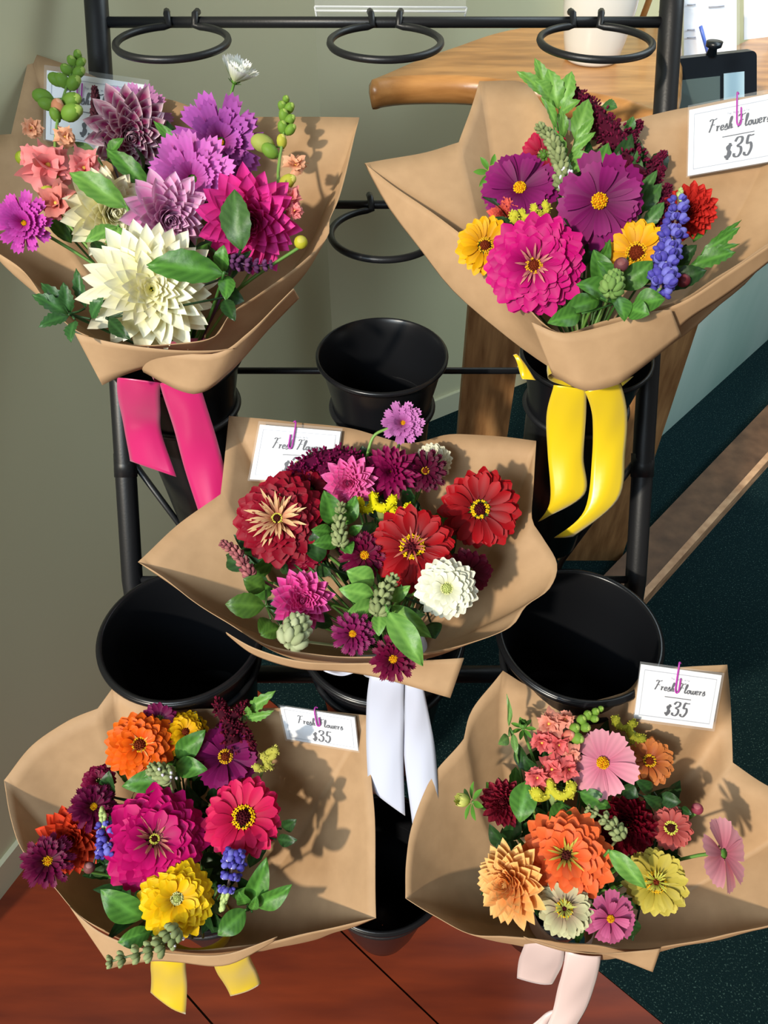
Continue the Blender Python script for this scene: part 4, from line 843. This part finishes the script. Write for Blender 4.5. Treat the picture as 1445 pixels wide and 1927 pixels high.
flower('C', 'dahlia', 657, 908, 110, -.05, -.1, ((214, 50, 130), (232, 96, 170)), None, 'dahlia', 'pink dahlia below the magenta celosia crest', 'dahlia', dz=-.025, edge=(240, 130, 190))
flower('C', 'cactus', 735, 888, 112, .0, .05, ((96, 0, 50), (146, 12, 84)), 'yellow', 'dahlia', 'wine purple dahlia with a small yellow eye under the pale lilac cosmos', 'dahlia', dz=-.02, rr=.09, rows=6)
flower('C', 'zinnia', 815, 868, 74, .15, .15, ((220, 216, 184), (240, 238, 214)), None, 'zinnia', 'cream zinnia mostly hidden behind the dark burgundy cosmos', 'zinnia', dz=.015)
flower('C', 'fringed', 800, 886, 86, .02, .05, ((56, 0, 28), (92, 2, 46)), 'rust_ring', 'cosmos', 'darkest burgundy cosmos in front of the cream zinnia', 'cosmos', dz=-.01, rr=.17)
lil = flower('C', 'cosmos_double', 758, 796, 84, .05, .15, ((170, 80, 150), (210, 130, 200)), 'yellow', 'cosmos', 'pale lilac cosmos on a curved stem in front of the empty centre bucket', 'cosmos', dz=-.035, rr=.12)
flower('C', 'fringed', 686, 1045, 98, .0, .05, BURG, 'yellow', 'cosmos', 'burgundy cosmos with bright yellow eye left of the central red zinnia', 'cosmos', dz=-.025, rr=.19)
flower('C', 'fringed', 664, 1193, 86, -.1, .05, ((100, 6, 56), (140, 30, 96)), 'yellow', 'cosmos', 'small burgundy cosmos lower left of the one hanging over the paper rim', 'cosmos', dz=-.03, rr=.17)
flower('C', 'fringed', 740, 1240, 92, .0, -.05, BURG, 'yellow', 'cosmos', 'burgundy cosmos hanging over the front paper rim of the middle bouquet', 'cosmos', dz=-.045, rr=.19)
flower('C', 'dahlia', 567, 1130, 128, .15, .0, ((196, 20, 110), (220, 60, 150)), None, 'dahlia', 'magenta pink dahlia at the lower left of the middle bouquet', 'dahlia', dz=-.04, edge=(232, 110, 180))
amaranth('C', [([(560, 892), (590, 872), (630, 862), (668, 872), (690, 895)], 26, 26), ([(600, 890), (640, 880), (670, 890)], 26, 24)], 'velvety magenta celosia crest behind the pink dahlia', dz=.0, col=((80, 2, 46), (124, 10, 72)), name='celosia_crest')
celosia('C', [(672, 955), (700, 945), (735, 948), (765, 965)], 22, 'yellow celosia comb between the pink dahlia and central red zinnia', dz=-.005, col=((200, 190, 10), (230, 222, 40)), stemcol=(120, 124, 70))
celosia('C', [(548, 892), (565, 876), (585, 868)], 13, 'tiny cream celosia tuft against the price card of the middle bouquet', dz=.01, col=((206, 200, 140), (226, 220, 168)))
basil('C', [(640, 1020), (638, 985), (642, 950)], 15, 'grey green basil spike below the pink dahlia', dz=-.04)
basil('C', [(712, 1150), (722, 1115), (742, 1086)], 17, 'grey green basil spike left of the white zinnia', dz=-.045)
basil('C', [(548, 1205), (560, 1180), (566, 1165)], 26, 'pale green knobbly seed head under the magenta pink dahlia', dz=-.04, col=((136, 146, 104), (180, 186, 150)))
basil('C', [(470, 1080), (445, 1040), (418, 1022)], 13, 'dusty pink berry sprig reaching left over the paper', dz=-.0, col=((120, 60, 70), (176, 110, 110)), name='berry_sprig')
sprig('C', [(630, 990, 612, 925, 46), (648, 990, 670, 935, 34), (625, 1000, 588, 998, 28), (640, 1020, 590, 1022, 30), (650, 1020, 660, 1040, 30), (655, 1005, 680, 990, 20)], 'striped basil leaves around the spike below the pink dahlia', GREEN, dz=-.03)
sprig('C', [(730, 1150, 797, 1252, 52, -.03), (735, 1140, 810, 1200, 40), (705, 1100, 655, 1075, 50), (705, 1120, 640, 1110, 40), (712, 1135, 650, 1160, 36), (715, 1150, 712, 1195, 30), (728, 1130, 770, 1105, 28)], 'bright basil leaves at the centre front of the middle bouquet', BRG, dz=-.025)
sprig('C', [(500, 1140, 425, 1138, 50), (510, 1165, 490, 1190, 40), (530, 1180, 492, 1195, 34), (500, 1110, 460, 1090, 40)], 'olive green leaves at the lower left of the middle bouquet', ((52, 84, 28), (76, 112, 40)), dz=-.0, serr=.05)
sprig('C', [(800, 1140, 830, 1120, 50), (810, 1170, 818, 1200, 40), (600, 1060, 590, 1000, 40), (700, 980, 690, 1010, 30)], 'dark leaves beneath the white and red zinnias', DKG, dz=.0)
m = MB(); m.tube(spline([P(732, 806, 1.085), P(706, 818, 1.085), P(694, 845, 1.09), P(692, 885, 1.1), P(720, 1000, 1.12)], 8), .0021, lin((120, 160, 76)), 8); m.build('curved_stem', M_STEM, lil)

# ================================================================ bouquet D (lower left)
filler('D', 200, 490, 1400, 1745, 'dark leafy filler greenery deep inside the orange and magenta bouquet', 110, 12)
flower('D', 'zinnia', 291, 1580, 202, .0, .04, ((160, 0, 84), (206, 0, 112)), 'green_ring', 'zinnia', 'huge magenta zinnia in the middle of the lower left bouquet', 'zinnia', dz=-.03, rr=.08, ch=.24, rows=8, quill=((214, 150, 120), (140, 50, 80), 22))
flower('D', 'zinnia', 264, 1402, 132, -.05, .05, ((216, 66, 4), (244, 110, 14)), 'rust_ring', 'zinnia', 'orange zinnia at the top of the lower left bouquet', 'zinnia', dz=-.02, rr=.22, ch=.2, rows=6, quill=((244, 190, 120), (220, 100, 20), 14))
flower('D', 'zinnia', 348, 1380, 92, .1, .25, ((214, 150, 0), (240, 190, 10)), 'rust_ring', 'zinnia', 'yellow zinnia beside the orange zinnia at the top of the lower left bouquet', 'zinnia', dz=.0, rr=.22, ch=.16, rows=5)
flower('D', 'zinnia', 333, 1692, 146, .0, .05, ((226, 170, 0), (250, 208, 6)), 'green', 'zinnia', 'bright yellow zinnia at the front of the lower left bouquet', 'zinnia', dz=-.04, rr=.14, ch=.2, rows=6)
flower('D', 'cosmos', 424, 1424, 128, .05, .08, ((92, 2, 66), (136, 16, 96)), 'rust_ring', 'cosmos', 'plum cosmos right of the yellow zinnia in the lower left bouquet', 'cosmos', dz=-.01, rows=3, rr=.18)
flower('D', 'zinnia_open', 458, 1538, 154, .0, .05, ((186, 4, 60), (224, 30, 96)), 'dark_ring', 'zinnia', 'hot pink zinnia with a dark golden-ringed centre at the right of the lower left bouquet', 'zinnia', dz=-.012, rr=.24, ch=.05)
flower('D', 'dahlia', 133, 1578, 138, -.1, -.1, ((176, 34, 14), (222, 74, 40)), None, 'dahlia', 'coral red dahlia at the left of the lower left bouquet', 'dahlia', dz=-.0)
flower('D', 'fringed', 176, 1518, 90, .1, .1, ((70, 0, 34), (112, 6, 66)), 'yellow', 'cosmos', 'burgundy cosmos above the coral red dahlia', 'cosmos', dz=-.02, rr=.15)
flower('D', 'fringed', 90, 1620, 100, -.05, .0, ((70, 0, 34), (116, 8, 66)), 'yellow', 'cosmos', 'burgundy cosmos leaning over the left paper rim of the lower left bouquet', 'cosmos', dz=-.035, rr=.19)
flower('D', 'zinnia', 186, 1470, 66, -.1, .3, ((96, 0, 40), (130, 4, 62)), None, 'zinnia', 'small wine red bloom above the burgundy cosmos', 'flower', dz=.01)
flower('D', 'zinnia_open', 300, 1354, 70, .0, .1, ((92, 4, 56), (120, 12, 76)), None, 'zinnia', 'plum bloom hidden behind the orange zinnia under the bucket rim', 'flower', dz=-.01)
lupine('D', [(200, 1610), (202, 1580), (196, 1545)], 17, 'small blue lupine left of the huge magenta zinnia', dz=-.025)
lupine('D', [(442, 1600), (438, 1630), (424, 1686)], 18, 'blue lupine spike below the hot pink zinnia', dz=-.02)
basil('D', [(318, 1462), (300, 1452), (282, 1446)], 19, 'grey green basil spike under the orange zinnia', dz=-.035, flo=True)
basil('D', [(330, 1752), (300, 1782), (255, 1796), (206, 1810)], 19, 'long grey green basil spike reaching past the front left paper corner', dz=-.05, flo=True)
amaranth('D', [([(440, 1400), (430, 1365), (410, 1322)], 26, 12), ([(445, 1360), (465, 1380), (476, 1404)], 12, 6), ([(435, 1350), (455, 1335), (462, 1325)], 14, 8)], 'dark burgundy amaranth plume at the top of the lower left bouquet', dz=.005, col=((56, 6, 24), (110, 16, 44)))
celosia('D', [(485, 1450), (500, 1430), (512, 1412), (502, 1440)], 17, 'pale yellow green celosia right of the plum cosmos', dz=-.0, col=((166, 162, 70), (196, 190, 100)))
sprig('D', [(458, 1345, 514, 1302, 28), (468, 1350, 465, 1332, 20), (462, 1355, 512, 1340, 20)], 'serrated green leaf sticking up beside the price card of the lower left bouquet', BRG, dz=.0, serr=.25)
sprig('D', [(272, 1730, 188, 1680, 58, -.01), (285, 1752, 222, 1776, 40, -.01), (290, 1738, 298, 1762, 26)], 'dark glossy basil leaves left of the bright yellow zinnia', GREEN, dz=-.025)
sprig('D', [(470, 1712, 500, 1622, 44), (462, 1712, 410, 1762, 44), (478, 1710, 546, 1672, 40), (465, 1705, 450, 1682, 26), (474, 1716, 482, 1690, 20)], 'green leaves at the lower right of the lower left bouquet', GREEN, dz=-.01, root=(468, 1712))
sprig('D', [(330, 1430, 382, 1378, 44), (326, 1440, 386, 1448, 40), (320, 1462, 228, 1480, 42), (325, 1445, 270, 1465, 30)], 'bright leaves below the yellow zinnia at the top', GREEN, dz=-.02)
sprig('D', [(205, 1500, 202, 1455, 34), (210, 1520, 215, 1560, 30), (530, 1560, 555, 1545, 26), (520, 1580, 556, 1582, 24), (380, 1700, 350, 1740, 30), (170, 1650, 215, 1625, 20)], 'dark leaves scattered between the blooms of the lower left bouquet', DKG, dz=-.0)
bud('D', 168, 1633, 11, 'small pinkish bud under the coral red dahlia', ((120, 70, 70), (170, 120, 120)), dz=-.03)

# ================================================================ bouquet E (lower right)
filler('E', 920, 1250, 1400, 1735, 'dark leafy filler greenery deep inside the orange and burgundy bouquet', 110, 15)
flower('E', 'zinnia', 1066, 1610, 178, .0, .04, ((214, 70, 24), (240, 112, 56)), 'green_ring', 'zinnia', 'large orange zinnia in the middle of the lower right bouquet', 'zinnia', dz=-.03, rr=.20, ch=.12, rows=5, quill=((206, 206, 90), (150, 110, 40), 22))
flower('E', 'dahlia', 964, 1662, 158, -.50, -.06, ((230, 120, 50), (244, 188, 110)), None, 'dahlia', 'light apricot dahlia facing left at the front of the lower right bouquet', 'dahlia', dz=-.03, edge=(250, 206, 136))
flower('E', 'ball_dahlia', 948, 1512, 104, -.1, .05, ((86, 0, 20), (132, 8, 36)), 'closed', 'dahlia', 'burgundy dahlia with pale green eye at the left of the lower right bouquet', 'dahlia', dz=-.0, rr=.10, edge=(160, 50, 70))
flower('E', 'ball_dahlia', 1178, 1552, 134, .05, .0, ((70, 0, 16), (112, 4, 28)), None, 'dahlia', 'darkest burgundy ball dahlia right of the large orange zinnia', 'dahlia', dz=-.005)
flower('E', 'cosmos', 1134, 1436, 130, .0, .05, ((206, 110, 140), (232, 160, 176)), 'yellow', 'cosmos', 'pale pink cosmos with a yellow eye at the top of the lower right bouquet', 'cosmos', dz=-.03, rr=.17, rows=1, seed=4)
flower('E', 'zinnia_open', 1222, 1432, 92, .1, .1, ((150, 66, 26), (200, 120, 60)), 'rust_ring', 'zinnia', 'rust brown zinnia right of the pale pink cosmos', 'zinnia', dz=-.0, rr=.22)
flower('E', 'zinnia_open', 1262, 1558, 82, .1, .0, ((140, 40, 40), (190, 90, 84)), 'green_ring', 'zinnia', 'dusty rose zinnia right of the darkest burgundy dahlia', 'zinnia', dz=-.005, rr=.26)
flower('E', 'zinnia_open', 1234, 1660, 124, .05, .0, ((170, 150, 40), (206, 190, 84)), 'rust_ring', 'zinnia', 'lime yellow zinnia at the right front of the lower right bouquet', 'zinnia', dz=-.015, rr=.26, rows=4, quill=((214, 214, 100), (170, 170, 60), 24))
flower('E', 'zinnia_open', 1062, 1710, 108, .0, .0, ((150, 120, 100), (204, 204, 160)), 'dark_ring', 'zinnia', 'greenish white zinnia with a dark centre below the large orange zinnia', 'zinnia', dz=-.035, rr=.24, rows=4, quill=((200, 206, 110), (180, 180, 90), 30))
flower('E', 'cosmos', 1148, 1728, 100, .35, -.35, ((170, 60, 110), (206, 104, 150)), 'yellow', 'cosmos', 'mauve pink cosmos folded over the front of the lower right bouquet', 'cosmos', dz=-.035, rr=.14, rows=2)
flower('E', 'cosmos', 1362, 1606, 136, .82, .05, ((206, 110, 130), (240, 168, 180)), None, 'cosmos', 'pink cosmos seen side-on against the paper at the far right', 'cosmos', dz=-.03, rows=1)
CORc = ((206, 70, 76), (232, 120, 120)); COR2 = ((220, 130, 110), (236, 160, 140))
snapdragon('E', [(1000, 1500), (1020, 1450), (1050, 1400), (1085, 1368), (1128, 1334)],
           [(1130, 1334, 6), (1120, 1340, 8), (1106, 1346, 9), (1118, 1352, 8), (1094, 1356, 10), (1100, 1368, 10), (1080, 1372, 11), (1084, 1388, 12), (1070, 1384, 11, COR2)],
           [(1034, 1362, 28, COR2), (1062, 1352, 20, COR2), (1020, 1396, 26, CORc), (1050, 1400, 24, CORc), (1010, 1462, 24, CORc), (1040, 1448, 26, CORc), (1068, 1446, 24, CORc), (1075, 1420, 20, COR2)], 'coral snapdragon with green tip left of the pale pink cosmos', dz=-.015)
celosia('E', [(1006, 1500), (1040, 1484), (1082, 1490)], 22, 'yellow green celosia comb above the large orange zinnia', dz=-.02)
celosia('E', [(1150, 1358), (1180, 1364), (1196, 1380), (1200, 1398)], 19, 'olive celosia comb at the top of the lower right bouquet', dz=.005, col=((130, 130, 36), (170, 166, 56)))
basil('E', [(1168, 1572), (1145, 1545), (1106, 1522)], 16, 'grey green basil spike lying over the darkest burgundy dahlia', dz=-.045)
bud('E', 872, 1506, 22, 'pale yellow green dahlia bud at the far left of the lower right bouquet', ((166, 186, 60), (222, 222, 130)), dz=-.01, ax=(-.8, .1), open_=True)
bud('E', 984, 1364, 15, 'green bud with leafy sepals at the upper left of the lower right bouquet', ((80, 130, 56), (110, 160, 76)), dz=.01, open_=True)
bud('E', 1312, 1522, 11, 'tiny pink bud alone at the right of the lower right bouquet', ((150, 60, 80), (180, 100, 110)), dz=.01)
sprig('E', [(960, 1370, 957, 1310, 10), (958, 1385, 940, 1400, 22), (965, 1380, 972, 1420, 14)], 'thin green stem tip and leaves beside the leafy green bud', ((90, 130, 66), (116, 156, 84)), dz=-.0)
sprig('E', [(1146, 1600, 1218, 1674, 36, -.02)], 'long pointed green leaf between the orange and lime zinnias', BRG, dz=-.03)
sprig('E', [(990, 1470, 978, 1548, 52), (1060, 1510, 1040, 1560, 44), (1085, 1530, 1060, 1560, 34), (1120, 1550, 1080, 1562, 26), (1090, 1490, 1150, 1520, 34)], 'green leaves between the celosia and the large orange zinnia', GREEN, dz=-.015)
sprig('E', [(1250, 1520, 1215, 1500, 26), (1240, 1500, 1280, 1510, 30), (1230, 1490, 1200, 1470, 26), (1170, 1480, 1200, 1500, 30), (1190, 1770, 1180, 1720, 40), (1160, 1660, 1180, 1640, 30), (1280, 1520, 1300, 1532, 16)], 'dark leaves around the dusty rose zinnia', DKG, dz=-.0)
for o_ in list(bpy.data.objects):
    if o_.type == 'MESH' and len(o_.data.vertices) == 0: bpy.data.objects.remove(o_)
